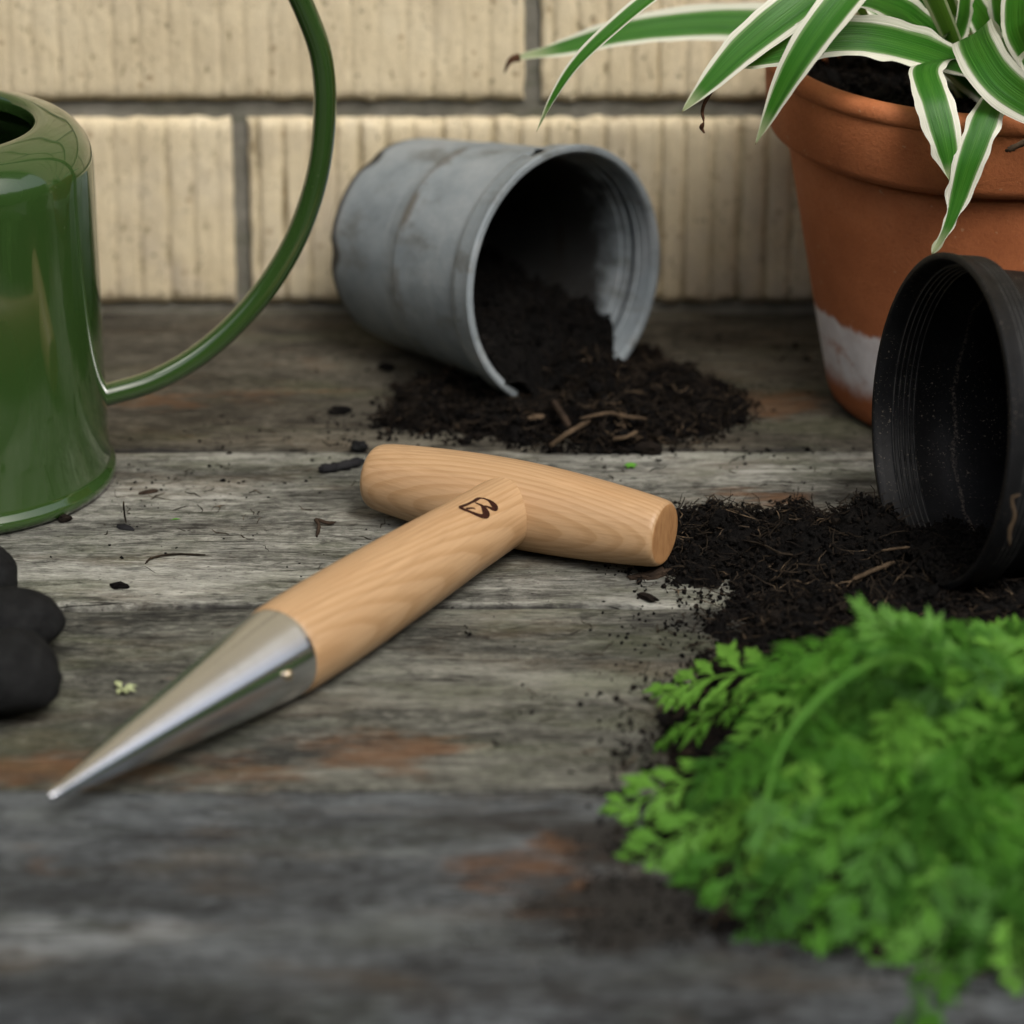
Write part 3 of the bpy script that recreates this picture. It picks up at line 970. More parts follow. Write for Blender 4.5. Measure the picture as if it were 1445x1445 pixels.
# rivet head on the camera side of the ferrule
e1 = SA.cross(Vector((0, 0, 1))).normalized()
e2 = e1.cross(SA)
def on_shaft(s, v, R):
    a = v / R
    return SA * s + (e1 * math.sin(a) + e2 * math.cos(a)) * R, (e1 * math.sin(a) + e2 * math.cos(a))
Rr = .0153
r = ray(408, 953).normalized()
oc = CAM - JP
d0 = r - SA * r.dot(SA)
o0 = oc - SA * oc.dot(SA)
aa, bb, cc = d0.dot(d0), 2 * d0.dot(o0), o0.dot(o0) - Rr * Rr
hit = CAM + r * ((-bb - math.sqrt(max(0, bb * bb - 4 * aa * cc))) / (2 * aa)) - JP
rn = (hit - SA * hit.dot(SA)).normalized()
V, F = lathe_geo([(.0018, -.0006), (.0018, .0002), (.0015, .0006), (.0008, .0009), (.0, .001)], 24)
rv = ob('rivet', recalc(mesh('rivet', V, F, MAT['brass'])), dib, hit + Vector((0, 0, JP.z)))
rv.rotation_mode = 'QUATERNION'
rv.rotation_quaternion = rn.to_track_quat('Z', 'Y')
# the burnt-in mark: a flourished capital B, in (along shaft, round shaft) millimetre-true coordinates
STROKES = [
    ([(.04101, -.00179), (.03939, -.00203), (.03758, -.00243), (.03527, -.00263), (.03294, -.00284), (.03098, -.0027), (.02989, -.00286), (.02913, -.00339)], [.00075, .0008, .0007, .0006, .0007, .00075, .0006, .0004]),
    ([(.0297, -.00303), (.02872, -.00416), (.02809, -.00557), (.02792, -.00703), (.02807, -.00865), (.02832, -.00974), (.02913, -.01034), (.03033, -.00994), (.03091, -.00898), (.03168, -.00786), (.03295, -.00716), (.03344, -.00561), (.0338, -.00387)],
     [.0004, .0004, .0005, .0009, .0013, .0014, .0012, .0008, .0006, .00045, .0006, .00035, .0003]),
    ([(.0338, -.00387), (.0332, -.00544), (.03298, -.00654), (.03327, -.00757), (.03375, -.00878), (.0345, -.01011), (.03576, -.01082), (.03715, -.0105), (.03845, -.00939), (.03936, -.00804), (.04021, -.00638), (.04098, -.00476), (.0412, -.00325), (.04101, -.00179)],
     [.0003, .00035, .0006, .0010, .0014, .0016, .0014, .0010, .0009, .0008, .0007, .0007, .0008, .0008]),
    ([(.04009, -.00414), (.03902, -.00461), (.03779, -.00527), (.03725, -.00598), (.03722, -.00659)], [.0006, .00045, .0004, .0003, .00015])]
V, F = [], []
for li, (st, wd) in enumerate(STROKES):
    P = catmull([Vector((a, b, w)) for (a, b), w in zip(st, wd)], len(st) * 6)
    b0 = len(V)
    for i, p in enumerate(P):
        t = P[min(i + 1, len(P) - 1)] - P[max(i - 1, 0)]
        t = Vector((t.x, t.y)).normalized() if t.length > 0 else Vector((1, 0))
        nrm = Vector((-t.y, t.x))
        w = (p.z * 2.0 + .00016) * .5
        for sgn in (-1, 1):
            s, v = p.x + nrm.x * w * sgn, p.y + nrm.y * w * sgn
            Rs = np.interp(s, [.004, .02, .04, .07], [.0128, .0132, .0138, .0152]) 
            q, _ = on_shaft(s, v * Rs / .0150, Rs + .00006 + li * .00002)
            V.append(q)
    for i in range(len(P) - 1):
        F.append((b0 + 2 * i, b0 + 2 * i + 1, b0 + 2 * i + 3, b0 + 2 * i + 2))
bmk = ob('brand_mark', mesh('brand_mark', V, F, MAT['scorch']), dib, (0, 0, JP.z))
bmk['label'] = 'burnt-in flourished letter B on the shaft'

# ================================================================== SOIL
PHI = (1 + 5 ** .5) / 2
ICO_V = np.array([(-1, PHI, 0), (1, PHI, 0), (-1, -PHI, 0), (1, -PHI, 0), (0, -1, PHI), (0, 1, PHI), (0, -1, -PHI), (0, 1, -PHI), (PHI, 0, -1), (PHI, 0, 1), (-PHI, 0, -1), (-PHI, 0, 1)]) / math.sqrt(1 + PHI * PHI)
ICO_F = np.array([(0, 11, 5), (0, 5, 1), (0, 1, 7), (0, 7, 10), (0, 10, 11), (1, 5, 9), (5, 11, 4), (11, 10, 2), (10, 7, 6), (7, 1, 8), (3, 9, 4), (3, 4, 2), (3, 2, 6), (3, 6, 8), (3, 8, 9), (4, 9, 5), (2, 4, 11), (6, 2, 10), (8, 6, 7), (9, 8, 1)])

def rotmats(n):
    q = RNG.normal(size=(n, 4))
    q /= np.linalg.norm(q, axis=1)[:, None]
    w, x, y, z = q.T
    return np.stack([np.stack([1 - 2 * (y * y + z * z), 2 * (x * y - z * w), 2 * (x * z + y * w)], 1),
                     np.stack([2 * (x * y + z * w), 1 - 2 * (x * x + z * z), 2 * (y * z - x * w)], 1),
                     np.stack([2 * (x * z - y * w), 2 * (y * z + x * w), 1 - 2 * (x * x + y * y)], 1)], 1)

def crumbs(P, size):
    n = len(P)
    v = ICO_V[None] * (1 + RNG.uniform(-.38, .38, (n, 12, 1)))
    v = v * RNG.uniform(.55, 1.35, (n, 1, 3)) * size[:, None, None]
    v = np.einsum('nij,nkj->nki', rotmats(n), v) + P[:, None]
    f = ICO_F[None] + (np.arange(n) * 12)[:, None, None]
    return v.reshape(-1, 3), f.reshape(-1, 3)

def fibres(P, length, rad, flat=.5, seg=5):
    """thin bent 3-sided strands"""
    n = len(P)
    a = RNG.uniform(0, 2 * PI, n)
    el = RNG.normal(0, flat, n)
    d = np.stack([np.cos(a) * np.cos(el), np.sin(a) * np.cos(el), np.sin(el)], 1)
    up = np.tile([0, 0, 1.0], (n, 1)) + RNG.normal(0, .2, (n, 3))
    s = np.cross(d, up)
    s /= np.linalg.norm(s, axis=1)[:, None]
    u = np.cross(s, d)
    bend = RNG.normal(0, .28, (n, 2))
    kink = RNG.normal(0, .05, (n, seg, 2))
    rings = []
    for k in range(seg):
        t = k / (seg - 1) - .5
        c = P + (d * t + s * (bend[:, :1] * (t * t - .08) + kink[:, k, :1]) + u * (bend[:, 1:] * (t * t - .08) * .6 + kink[:, k, 1:] * .6)) * length[:, None]
        rr = rad * (1 - .7 * abs(t) * 1.4)
        for j in range(3):
            th = 2 * PI * j / 3
            rings.append(c + (s * math.cos(th) + u * math.sin(th)) * rr[:, None])
    v = np.stack(rings, 1)
    f = []
    for k in range(seg - 1):
        for j in range(3):
            j2 = (j + 1) % 3
            A, B, C_, D_ = k * 3 + j, k * 3 + j2, (k + 1) * 3 + j2, (k + 1) * 3 + j
            f += [(A, B, C_), (A, C_, D_)]
    f = np.array(f)
    ff = f[None] + (np.arange(n) * seg * 3)[:, None, None]
    return v.reshape(-1, 3), ff.reshape(-1, 3)

def seg_dist(px, py, poly):
    """signed distance to polygon (positive inside)"""
    poly = np.array(poly)
    n = len(poly)
    d = np.full(px.shape, 1e9)
    ins = np.zeros(px.shape, bool)
    for i in range(n):
        a, b = poly[i], poly[(i + 1) % n]
        e = b - a
        wx, wy = px - a[0], py - a[1]
        t = np.clip((wx * e[0] + wy * e[1]) / (e @ e), 0, 1)
        d = np.minimum(d, np.hypot(wx - e[0] * t, wy - e[1] * t))
        c = ((a[1] <= py) & (b[1] > py)) | ((b[1] <= py) & (a[1] > py))
        with np.errstate(divide='ignore', invalid='ignore'):
            xc = a[0] + (py - a[1]) * e[0] / e[1]
        ins ^= c & (px < xc)
    return np.where(ins, d, -d)

def nz(x, y, s, seed=0.0):
    return np.array([mnoise.fractal(Vector((a * s, b * s, seed)), .6, 2.0, 4) for a, b in zip(np.ravel(x), np.ravel(y))]).reshape(np.shape(x))

def grow_heap(name, label, hfun, box, n_crumb, n_fib, crumb_mm=(.5, 2.0), extra=None):
    x0, x1, y0, y1 = box
    res = .0022
    xs = np.arange(x0, x1, res)
    ys = np.arange(y0, y1, res)
    X, Y = np.meshgrid(xs, ys)
    H = hfun(X, Y)
    w = len(xs)
    idx = (np.arange(len(ys) - 1)[:, None] * w + np.arange(w - 1)[None]).ravel()
    quad = np.stack([idx, idx + 1, idx + w + 1, idx + w], 1)
    Hf = H.ravel()
    keep = Hf[quad].max(1) > .0004
    quad = quad[keep]
    Vg = np.stack([X.ravel(), Y.ravel(), Hf - .0012], 1)
    Fg = np.concatenate([quad[:, [0, 1, 2]], quad[:, [0, 2, 3]]])
    used = np.unique(Fg)
    remap = np.full(len(Vg), -1)
    remap[used] = np.arange(len(used))
    Vs, Fs, Ms = [Vg[used]], [remap[Fg]], [np.zeros(len(Fg))]
    off = len(used)
    def put(v, f, mi):
        nonlocal off
        Vs.append(v)
        Fs.append(f + off)
        Ms.append(np.full(len(f), mi))
        off += len(v)
    def sample(n, power=1.0, soft=.0):
        out = []
        while sum(len(o) for o in out) < n:
            px = RNG.uniform(x0, x1, n)
            py = RNG.uniform(y0, y1, n)
            h = hfun(px, py)
            ok = h > RNG.uniform(-.0022, .0030, n) * 1.0
            out.append(np.stack([px, py, np.maximum(h, 0)], 1)[ok])
        return np.concatenate(out)[:n]
    P = sample(n_crumb)
    size = np.exp(RNG.uniform(np.log(crumb_mm[0]), np.log(crumb_mm[1]), n_crumb)) * .0005
    big = RNG.random(n_crumb) < .022
    size[big] *= RNG.uniform(1.8, 3.2, big.sum())
    P[:, 2] += size * RNG.uniform(.0, .9, n_crumb) + .0002
    v, f = crumbs(P, size)
    sel = np.repeat(RNG.random(n_crumb) < .25, 20)
    Vs.append(v); Fs.append(f + off); Ms.append(np.where(sel, 1, 0)); off += len(v)
    P = sample(n_fib)
    ln = np.exp(RNG.uniform(np.log(.004), np.log(.016), n_fib))
    P[:, 2] += RNG.uniform(.0004, .0024, n_fib)
    v, f = fibres(P, ln, RNG.uniform(.00014, .00036, n_fib), .38)
    sel = np.repeat(RNG.random(n_fib) < .50, 24)
    Vs.append(v); Fs.append(f + off); Ms.append(np.where(sel, 2, 1)); off += len(v)
    if extra:
        for (v, f, mi) in extra:
            put(v, f, mi)
    me = np_mesh(name, np.concatenate(Vs), np.concatenate(Fs), [MAT['soil'], MAT['soil2'], MAT['fibre']], False, np.concatenate(Ms))
    o = ob(name, me)
    tag(o, label, 'soil', kind='stuff')
    return o

def under_pot(X, Y, C, N, R):
    """height of a lying pot's underside above the deck; 1 where the pot is not overhead"""
    n2 = np.array([N.x, N.y])
    n2 = n2 / np.linalg.norm(n2)
    al = (X - C.x) * n2[0] + (Y - C.y) * n2[1]
    sd = -(X - C.x) * n2[1] + (Y - C.y) * n2[0]
    r = R + al * .10
    u = C.z + al * N.z - np.sqrt(np.maximum(r * r - sd * sd, 0))
    return np.where((al < -.001) & (np.abs(sd) < r), u - .0008, 1.0)

def px_poly(pts):
    return [tuple(at_z(x, y, z if len(q) else 0)[:2]) for x, y, *q in pts for z in [q[0] if q else 0]]

def bumps(X, Y, lst):
    h = np.zeros_like(X)
    for (x, y, rx, ry, a) in lst:
        h = np.maximum(h, a * np.exp(-(((X - x) / rx) ** 2 + ((Y - y) / ry) ** 2)))
    return h

# heap that ran out of the grey pot
POLY_A = px_poly([(545, 600), (560, 560), (620, 535), (700, 525), (770, 500), (850, 470), (930, 510), (960, 545), (1030, 555), (1058, 585), (1020, 615), (960, 628), (900, 634), (820, 634), (740, 628), (640, 615), (570, 612)])
def pot_fill(C, N, Rin, depth, fill, seed, n_crumb, n_fib):
    """soil lying inside a fallen pot: its own sheet, ending at the pot's inner wall"""
    n2 = np.array([N.x, N.y])
    n2 = n2 / np.linalg.norm(n2)
    def surf(al, sd):
        x = C.x + al * n2[0] - sd * n2[1]
        y = C.y + al * n2[1] + sd * n2[0]
        return x, y, fill(al, sd) + nz(x, y, 120, seed) * .0065 + nz(x, y, 50, seed + 3) * .005
    def half(al, z):
        r = Rin + al * .11
        zc = C.z + al * N.z
        return np.sqrt(np.maximum(r * r - (zc - z) ** 2, 0))
    na, ns = 44, 44
    A, S_ = np.meshgrid(np.linspace(-depth, .010, na), np.linspace(-1, 1, ns))
    W = half(A, fill(A, 0 * S_))
    for _ in range(3):
        W = half(A, fill(A, S_ * W))
    x, y, z = surf(A, S_ * W * .985)
    Vg = np.stack([x.ravel(), y.ravel(), z.ravel() - .0008], 1)
    idx = (np.arange(ns - 1)[:, None] * na + np.arange(na - 1)[None]).ravel()
    Fg = np.concatenate([np.stack([idx, idx + 1, idx + na + 1], 1), np.stack([idx, idx + na + 1, idx + na], 1)])
    def smp(n):
        al = RNG.uniform(-depth, .011, n)
        q = RNG.uniform(-1, 1, n)
        sd = q * half(al, fill(al, 0 * al))
        for _ in range(3):
            sd = q * half(al, fill(al, sd)) * .97
        x, y, z = surf(al, sd)
        return np.stack([x, y, z], 1)
    P = smp(n_crumb)
    vc, fc = crumbs(P, np.exp(RNG.uniform(np.log(.5), np.log(2.2), n_crumb)) * .0005)
    Pf = smp(n_fib)
    Pf[:, 2] += .001
    vf, ff = fibres(Pf, RNG.uniform(.004, .013, n_fib), RNG.uniform(.00013, .0003, n_fib), .35)
    return [(Vg, Fg, 0), (vc, fc, 0), (vf, ff, 1)]
def hA(X, Y):
    d = seg_dist(X, Y, POLY_A) + nz(X, Y, 70, 3) * .006
    h = np.where(d > 0, .0075 * (1 - np.exp(-np.maximum(d, 0) / .009)), d * .3) + np.where(d > 0, nz(X, Y, 110, 9) * .0055, 0)
    h = np.maximum(h, np.where(d > 0, bumps(X, Y, [(.024, -.100, .017, .013, .021), (.035, -.106, .020, .015, .019), (.062, -.095, .018, .013, .011), (.005, -.120, .025, .012, .009), (.075, -.118, .016, .01, .010)]) + nz(X, Y, 140, 5) * .0025, -1))
    return np.minimum(h, under_pot(X, Y, GC, GN, .0500))
grow_heap('spilled_soil', 'dark potting soil spilling from the grey pot onto the boards behind the dibber', hA, (-.075, .115, -.165, -.02), 14000, 2300,
          extra=pot_fill(GC, GN, .0466, .088, lambda al, sd: .0225 + np.clip(-al, 0, .07) * .20 - sd * .20 - np.clip(al + .006, 0, .03) * .8, 6, 3500, 300))

# broad heap under and before the black pot, reaching below the herbs
POLY_B = px_poly([(945, 735), (985, 718), (1060, 722), (1130, 718), (1180, 700, .01), (1240, 690, .02), (1330, 640, .03), (1445, 620, .03), (1700, 640), (1700, 1330), (1350, 1365), (1130, 1330), (1000, 1310), (955, 1240), (930, 1150), (930, 1060), (955, 1000), (985, 945), (1010, 890), (1045, 850), (1000, 826), (940, 822), (912, 800)])
def hB(X, Y):
    d = seg_dist(X, Y, POLY_B) + nz(X, Y, 60, 13) * .008
    h = np.where(d > 0, .0090 * (1 - np.exp(-np.maximum(d, 0) / .017)) + .0006, d * .12) + np.where(d > 0, nz(X, Y, 95, 19) * .0060, 0)
    h = np.maximum(h, np.where(d > 0, bumps(X, Y, [(.126, -.256, .020, .016, .026), (.106, -.258, .020, .014, .019), (.080, -.245, .016, .014, .014), (.068, -.232, .012, .012, .011), (.150, -.292, .035, .022, .013), (.18, -.345, .05, .02, .014)]) + nz(X, Y, 130, 15) * .003, -1))
    return np.minimum(h, under_pot(X, Y, BC, BN, .0585))
grow_heap('spilled_soil', 'broad dark heap of potting soil full of dry fibres in front of the black pot', hB, (.02, .27, -.57, -.20), 26000, 4200,
          extra=pot_fill(BC, BN, .0545, .09, lambda al, sd: .0135 - np.clip(-al - .02, 0, .07) * .10 + sd * .10, 16, 2500, 260))

# crumbs swept over the boards
P = []
for (x, y, sx, sy, n) in [(250, 690, 120, 45, 300), (480, 590, 90, 40, 260), (420, 745, 90, 25, 130), (1000, 640, 120, 30, 240), (600, 500, 90, 30, 120), (980, 850, 60, 45, 260), (900, 1000, 40, 80, 260),
                          (880, 1180, 40, 60, 420), (850, 1290, 60, 30, 300), (300, 800, 200, 40, 90), (180, 720, 40, 20, 80), (1000, 500, 120, 40, 180), (700, 900, 300, 90, 90), (880, 690, 60, 20, 110), (1130, 660, 80, 30, 120), (500, 660, 50, 20, 90), (800, 1290, 80, 50, 200)]:
    cl = [(random.gauss(x, sx), random.gauss(y, sy)) for _ in range(max(4, n // 16))]
    for _ in range(int(n * .8)):
        c_ = random.choice(cl)
        q = at_z(random.gauss(c_[0], 16) if random.random() < .75 else random.gauss(x, sx), random.gauss(c_[1], 6) if random.random() < .75 else random.gauss(y, sy))
        if q.y < -.006 and (q.x - CX) ** 2 + (q.y - CY) ** 2 > .062 ** 2:
            P.append(q)
P = np.array([tuple(p) for p in P])
size = np.exp(RNG.uniform(np.log(.14), np.log(1.0), len(P))) * .001 * .8
size[RNG.random(len(P)) < .02] *= 1.8
P[:, 2] += size * .35
v1, f1 = crumbs(P, size)
k = 200
Pf = P[RNG.integers(0, len(P), k)].copy()
Pf[:, :2] += RNG.normal(0, .012, (k, 2))
Pf[:, 1] = np.minimum(Pf[:, 1], -.008)
Pf[:, 2] = .0009
ok = (Pf[:, 0] - CX) ** 2 + (Pf[:, 1] - CY) ** 2 > .064 ** 2
Pf = Pf[ok]
v2, f2 = fibres(Pf, RNG.uniform(.003, .010, len(Pf)), RNG.uniform(.00012, .0003, len(Pf)), .06)
me = np_mesh('loose_crumbs', np.concatenate([v1, v2]), np.concatenate([f1, f2 + len(v1)]), [MAT['soil'], MAT['fibre']], False, np.concatenate([np.zeros(len(f1)), np.ones(len(f2))]))
tag(ob('loose_crumbs', me), 'loose crumbs of soil and dry fibres scattered over the boards', 'soil', kind='stuff')

# soil in the clay pot
V, F = [], []
n = 60
for i in range(n + 1):
    for j in range(n + 1):
        x, y = (i / n * 2 - 1) * .079, (j / n * 2 - 1) * .079
        V.append((x, y, .1235 + mnoise.fractal(Vector((x * 60, y * 60, 4)), .6, 2, 4) * .005))
for i in range(n):
    for j in range(n):
        c = [(i, j), (i + 1, j), (i + 1, j + 1), (i, j + 1)]
        if all(math.hypot((a / n * 2 - 1) * .079, (b_ / n * 2 - 1) * .079) < .0788 for a, b_ in c):
            F.append([a * (n + 1) + b_ for a, b_ in c])
V = np.array(V)
F = np.array(F)
Fq = np.concatenate([F[:, [0, 1, 2]], F[:, [0, 2, 3]]])
a = RNG.uniform(0, 2 * PI, 2500)
rr = np.sqrt(RNG.random(2500)) * .077
Pc = np.stack([rr * np.cos(a), rr * np.sin(a), np.full(2500, .1245)], 1)
Pc[:, 2] += RNG.uniform(-.001, .003, 2500)
vc, fc = crumbs(Pc, RNG.uniform(.0005, .0019, 2500))
Pc2 = Pc[:140].copy()
Pc2[:, 2] += .003
vf, ff = fibres(Pc2, RNG.uniform(.008, .02, 140), RNG.uniform(.0002, .0005, 140), .3)
me = np_mesh('pot_soil', np.concatenate([V, vc, vf]), np.concatenate([Fq, fc + len(V), ff + len(V) + len(vc)]), [MAT['soil'], MAT['soil2'], MAT['fibre']], False,
             np.concatenate([np.zeros(len(Fq)), np.where(np.repeat(RNG.random(2500) < .2, 20), 1, 0), np.ones(len(ff))]))
o = ob('pot_soil', me, None, (TX, TY, 0))
tag(o, 'dark soil filling the terracotta pot beneath the striped leaves', 'soil', kind='stuff')

# ================================================================== SPIDER PLANT
plant = thing('spider_plant', 'spider plant with long arching green leaves edged in white, growing in the terracotta pot', 'house plant', (TX, TY, .124))
PO = Vector((TX, TY, .124))
def blade(pts, width, face=Vector((0, -.75, .65)), prof=None, wavy=.0, fold=.12, n=64, twist=None, seed=0, sidev=None):
    """pts: 3-D points from the crown to the tip; width in metres"""
    P = catmull([Vector(p) - PO for p in pts], n)
    V, F, UV = [], [], []
    m = 7
    for i, p in enumerate(P):
        t = i / n
        tg = (P[min(i + 1, n)] - P[max(i - 1, 0)]).normalized()
        f = face(t) if callable(face) else face
        side = tg.cross(f).normalized()
        if sidev is not None:
            side = (sidev - tg * sidev.dot(tg)).normalized()
        up = side.cross(tg).normalized()
        w = width * (prof(t) if prof else (min(1, .45 + t * 2.2) * (max(0.0, 1 - max(0, (t - .45) / .55) ** 1.7)) ** .9))
        w = max(w, .0002)
        for k in range(m):
            u = k / (m - 1)
            x = (u - .5) * w
            wv = 0.0
            if wavy and k in (0, m - 1):
                wv = wavy * mnoise.noise(Vector((t * 14, seed * 3.7 + k, 0)))
            zz = abs(u - .5) * 2
            V.append(p + side * (x + (wv if k else -wv) * .8) + up * (fold * w * (zz ** 1.3) + wv * .6))
            UV.append((u, t))
    for i in range(n):
        for k in range(m - 1):
            F.append((i * m + k, i * m + k + 1, (i + 1) * m + k + 1, (i + 1) * m + k))
    me = mesh('leaf', V, F, MAT['leaf'], True, UV)
    return ob('leaf', me, plant)
Ya = at_y
pr_long = lambda t: min(1, .5 + t * 2) * max(0.0, 1 - max(0, (t - .35) / .65) ** 2.0) ** .8
# long leaf reaching left behind the others
blade([(TX - .005, TY + .01, .128), Ya(1290, 70, -.075), Ya(1180, 42, -.07), Ya(1080, 34, -.066), Ya(980, 34, -.062), Ya(890, 44, -.060), Ya(800, 66, -.058), Ya(728, 82, -.056)], .0155, Vector((0, -.80, .6)), pr_long, .0012, .10, seed=1)
# thin one sweeping over it and down
blade([(TX - .01, TY - .01, .128), Ya(1150, -110, -.12), Ya(1020, -70, -.135), Ya(925, -8, -.145), Ya(860, 45, -.15), Ya(812, 92, -.152), Ya(780, 140, -.153), Ya(757, 186, -.153)], .0068, Vector((-.5, -.7, .5)), None, .0, .2, seed=2)
# broad pair in front, left
blade([(TX - .012, TY - .012, .128), Ya(1270, -70, -.14), Ya(1180, -30, -.152), Ya(1110, 20, -.162), Ya(1050, 68, -.168), Ya(1003, 115, -.172), Ya(962, 158, -.174)], .0170, Vector((-.35, -.8, .5)), None, .0006, .1, seed=3)
blade([(TX - .008, TY - .016, .128), Ya(1290, -60, -.17), Ya(1230, -40, -.182), Ya(1175, 20, -.192), Ya(1130, 82, -.197), Ya(1096, 142, -.198), Ya(1066, 204, -.198)], .0152, Vector((-.45, -.8, .4)), None, .0006, .12, seed=4)
# horizontal leaf across the mouth of the pot
blade([Ya(1390, 112, -.125), Ya(1350, 88, -.145), Ya(1290, 68, -.158), Ya(1230, 54, -.165), Ya(1170, 54, -.168), Ya(1110, 70, -.168), Ya(1060, 84, -.166), Ya(1020, 96, -.164)], .0150, Vector((0, -.85, .5)), lambda t: min(1, .35 + t * 2.6) * max(0.0, 1 - max(0, (t - .45) / .55) ** 2.2), .0022, .1, seed=5)
# two hanging over the front rim
blade([(TX + .0, TY - .02, .127), Ya(1345, 92, -.135), Ya(1322, 84, -.158), Ya(1306, 98, -.174), Ya(1318, 138, -.187), Ya(1331, 185, -.194), Ya(1339, 225, -.197), Ya(1343, 262, -.198)], .0135, prof=lambda t: (.72 + .28 * math.sin(t * PI)) * max(0.0, 1 - max(0, (t - .68) / .32) ** 2) ** .8, wavy=.0022, fold=.08, seed=6, sidev=Vector((1, .1, .12)))
blade([(TX + .014, TY - .02, .127), Ya(1432, 118, -.150), Ya(1412, 122, -.172), Ya(1397, 148, -.186), Ya(1384, 182, -.193), Ya(1368, 226, -.198), Ya(1353, 276, -.200), Ya(1338, 320, -.202), Ya(1315, 360, -.203)], .0128, prof=lambda t: (.75 + .25 * math.sin(min(1, t * 1.2) * PI)) * max(0.0, 1 - max(0, (t - .55) / .45) ** 1.8) ** .9, wavy=.0026, fold=.08, seed=7, sidev=Vector((1, .05, .35)))
# broad blade folding over toward the right edge
blade([(TX + .02, TY - .01, .128), Ya(1402, 90, -.132), Ya(1382, 56, -.150), Ya(1374, 48, -.164), Ya(1384, 74, -.180), Ya(1410, 112, -.190), Ya(1450, 142, -.195), Ya(1510, 172, -.198), Ya(1590, 210, -.198)], .0178, prof=lambda t: (.8 + .2 * math.sin(t * PI)) * (1 if t < .7 else 1 - ((t - .7) / .3) ** 2), wavy=.0006, fold=-.06, seed=8, sidev=Vector((.8, -.15, .62)))
# standing and leaning leaves of the crown
crown = [((TX - .004, TY, .126), [(1330, 70, -.12), (1290, 20, -.128), (1255, -15, -.135), (1210, -60, -.14)], .020, (-.3, -.8, .5)),
         ((TX + .006, TY, .126), [(1362, 70, -.118), (1343, 25, -.12), (1325, -30, -.12), (1300, -110, -.115)], .011, (-.5, -.8, .2)),
         ((TX + .012, TY, .126), [(1400, 78, -.12), (1388, 35, -.125), (1365, -5, -.128), (1330, -80, -.13)], .012, (.4, -.85, .2)),
         ((TX + .02, TY, .126), [(1436, 90, -.118), (1425, 50, -.122), (1412, 10, -.125), (1395, -70, -.126)], .011, (-.3, -.9, .2)),
         ((TX + .02, TY, .126), [(1420, 75, -.10), (1450, 25, -.10), (1490, -20, -.1), (1540, -60, -.1)], .014, (0, -.8, .5)),
         ((TX - .01, TY + .02, .126), [(1290, 50, -.085), (1240, 5, -.08), (1190, -20, -.07), (1100, -20, -.06)], .013, (-.2, -.8, .5)),
         ((TX + .0, TY + .03, .126), [(1340, 40, -.07), (1310, -20, -.06), (1270, -90, -.05), (1240, -170, -.045)], .013, (-.2, -.9, .3)),
         ((TX + .02, TY + .03, .126), [(1400, 40, -.07), (1390, -30, -.065), (1370, -110, -.06), (1340, -200, -.06)], .013, (.1, -.9, .3)),
         ((TX - .012, TY - .004, .126), [(1290, 75, -.115), (1240, 45, -.13), (1215, 10, -.14), (1180, -50, -.15)], .010, (-.6, -.6, .4)),
         ((TX + .015, TY - .02, .126), [(1450, 110, -.15), (1480, 80, -.165), (1530, 90, -.175), (1590, 130, -.18)], .013, (.1, -.7, .6)),
         ((TX - .004, TY - .012, .126), [(1330, 85, -.13), (1352, 40, -.135), (1360, 0, -.14), (1362, -60, -.14)], .010, (.6, -.75, .2)),
         ((TX + .03, TY + .02, .126), [(1450, 70, -.07), (1500, 10, -.06), (1570, -20, -.05), (1650, 20, -.045)], .014, (0, -.8, .5)),
         ((TX - .01, TY - .01, .126), [(1320, 60, -.128), (1290, 30, -.14), (1262, 12, -.148), (1225, 0, -.155), (1180, 5, -.16)], .014, (-.2, -.8, .6)),
         ((TX + .02, TY - .01, .126), [(1440, 60, -.135), (1432, 20, -.14), (1438, -30, -.14), (1450, -90, -.14)], .012, (.2, -.9, .2)),
         ((TX + .008, TY + .004, .126), [(1385, 90, -.115), (1352, 55, -.12), (1300, 10, -.122), (1240, -50, -.12)], .012, (-.4, -.8, .3)),
         ((TX + .0, TY + .01, .126), [(1375, 45, -.095), (1378, -20, -.09), (1385, -90, -.085), (1395, -180, -.08)], .013, (.2, -.9, .2))]
for i, (b0, pts, w, f) in enumerate(crown):
    blade([b0] + [Ya(*p) for p in pts], w, Vector(f), lambda t: min(1, .55 + t * 1.5) * max(0.0, 1 - max(0, (t - .55) / .45) ** 2.0), .0008, .12, 40, seed=20 + i)
# small torn leaf end hanging in front of the long one
blade([Ya(1205, 5, -.165), Ya(1176, 18, -.174), Ya(1170, 45, -.176), Ya(1161, 77, -.177)], .0055, Vector((-.3, -.9, .2)), None, 0, .1, 24, seed=40)
# dried tips
V, F = tube_geo(catmull([Ya(733, 81, -.056) - PO, Ya(722, 84, -.057) - PO, Ya(716, 92, -.058) - PO, Ya(712, 103, -.058) - PO], 16), lambda t: .0016 * (1 - t) ** .8 + .0002, 6)
ob('dried_tip', mesh('dried_tip', V, F, MAT['dead']), plant)
V, F = tube_geo(catmull([Ya(1004, 128, -.170) - PO, Ya(994, 146, -.171) - PO, Ya(991, 158, -.170) - PO, Ya(993, 172, -.171) - PO, Ya(990, 180, -.17) - PO, Ya(994, 188, -.171) - PO], 30), lambda t: .0008 * (1 - .5 * t) * (1 + .9 * math.exp(-((t - .78) / .1) ** 2) - .6 * math.exp(-((t - .6) / .06) ** 2)) if t < .97 else .0003, 7)
ob('dried_tip', mesh('dried_tip', V, F, MAT['dead']), plant)

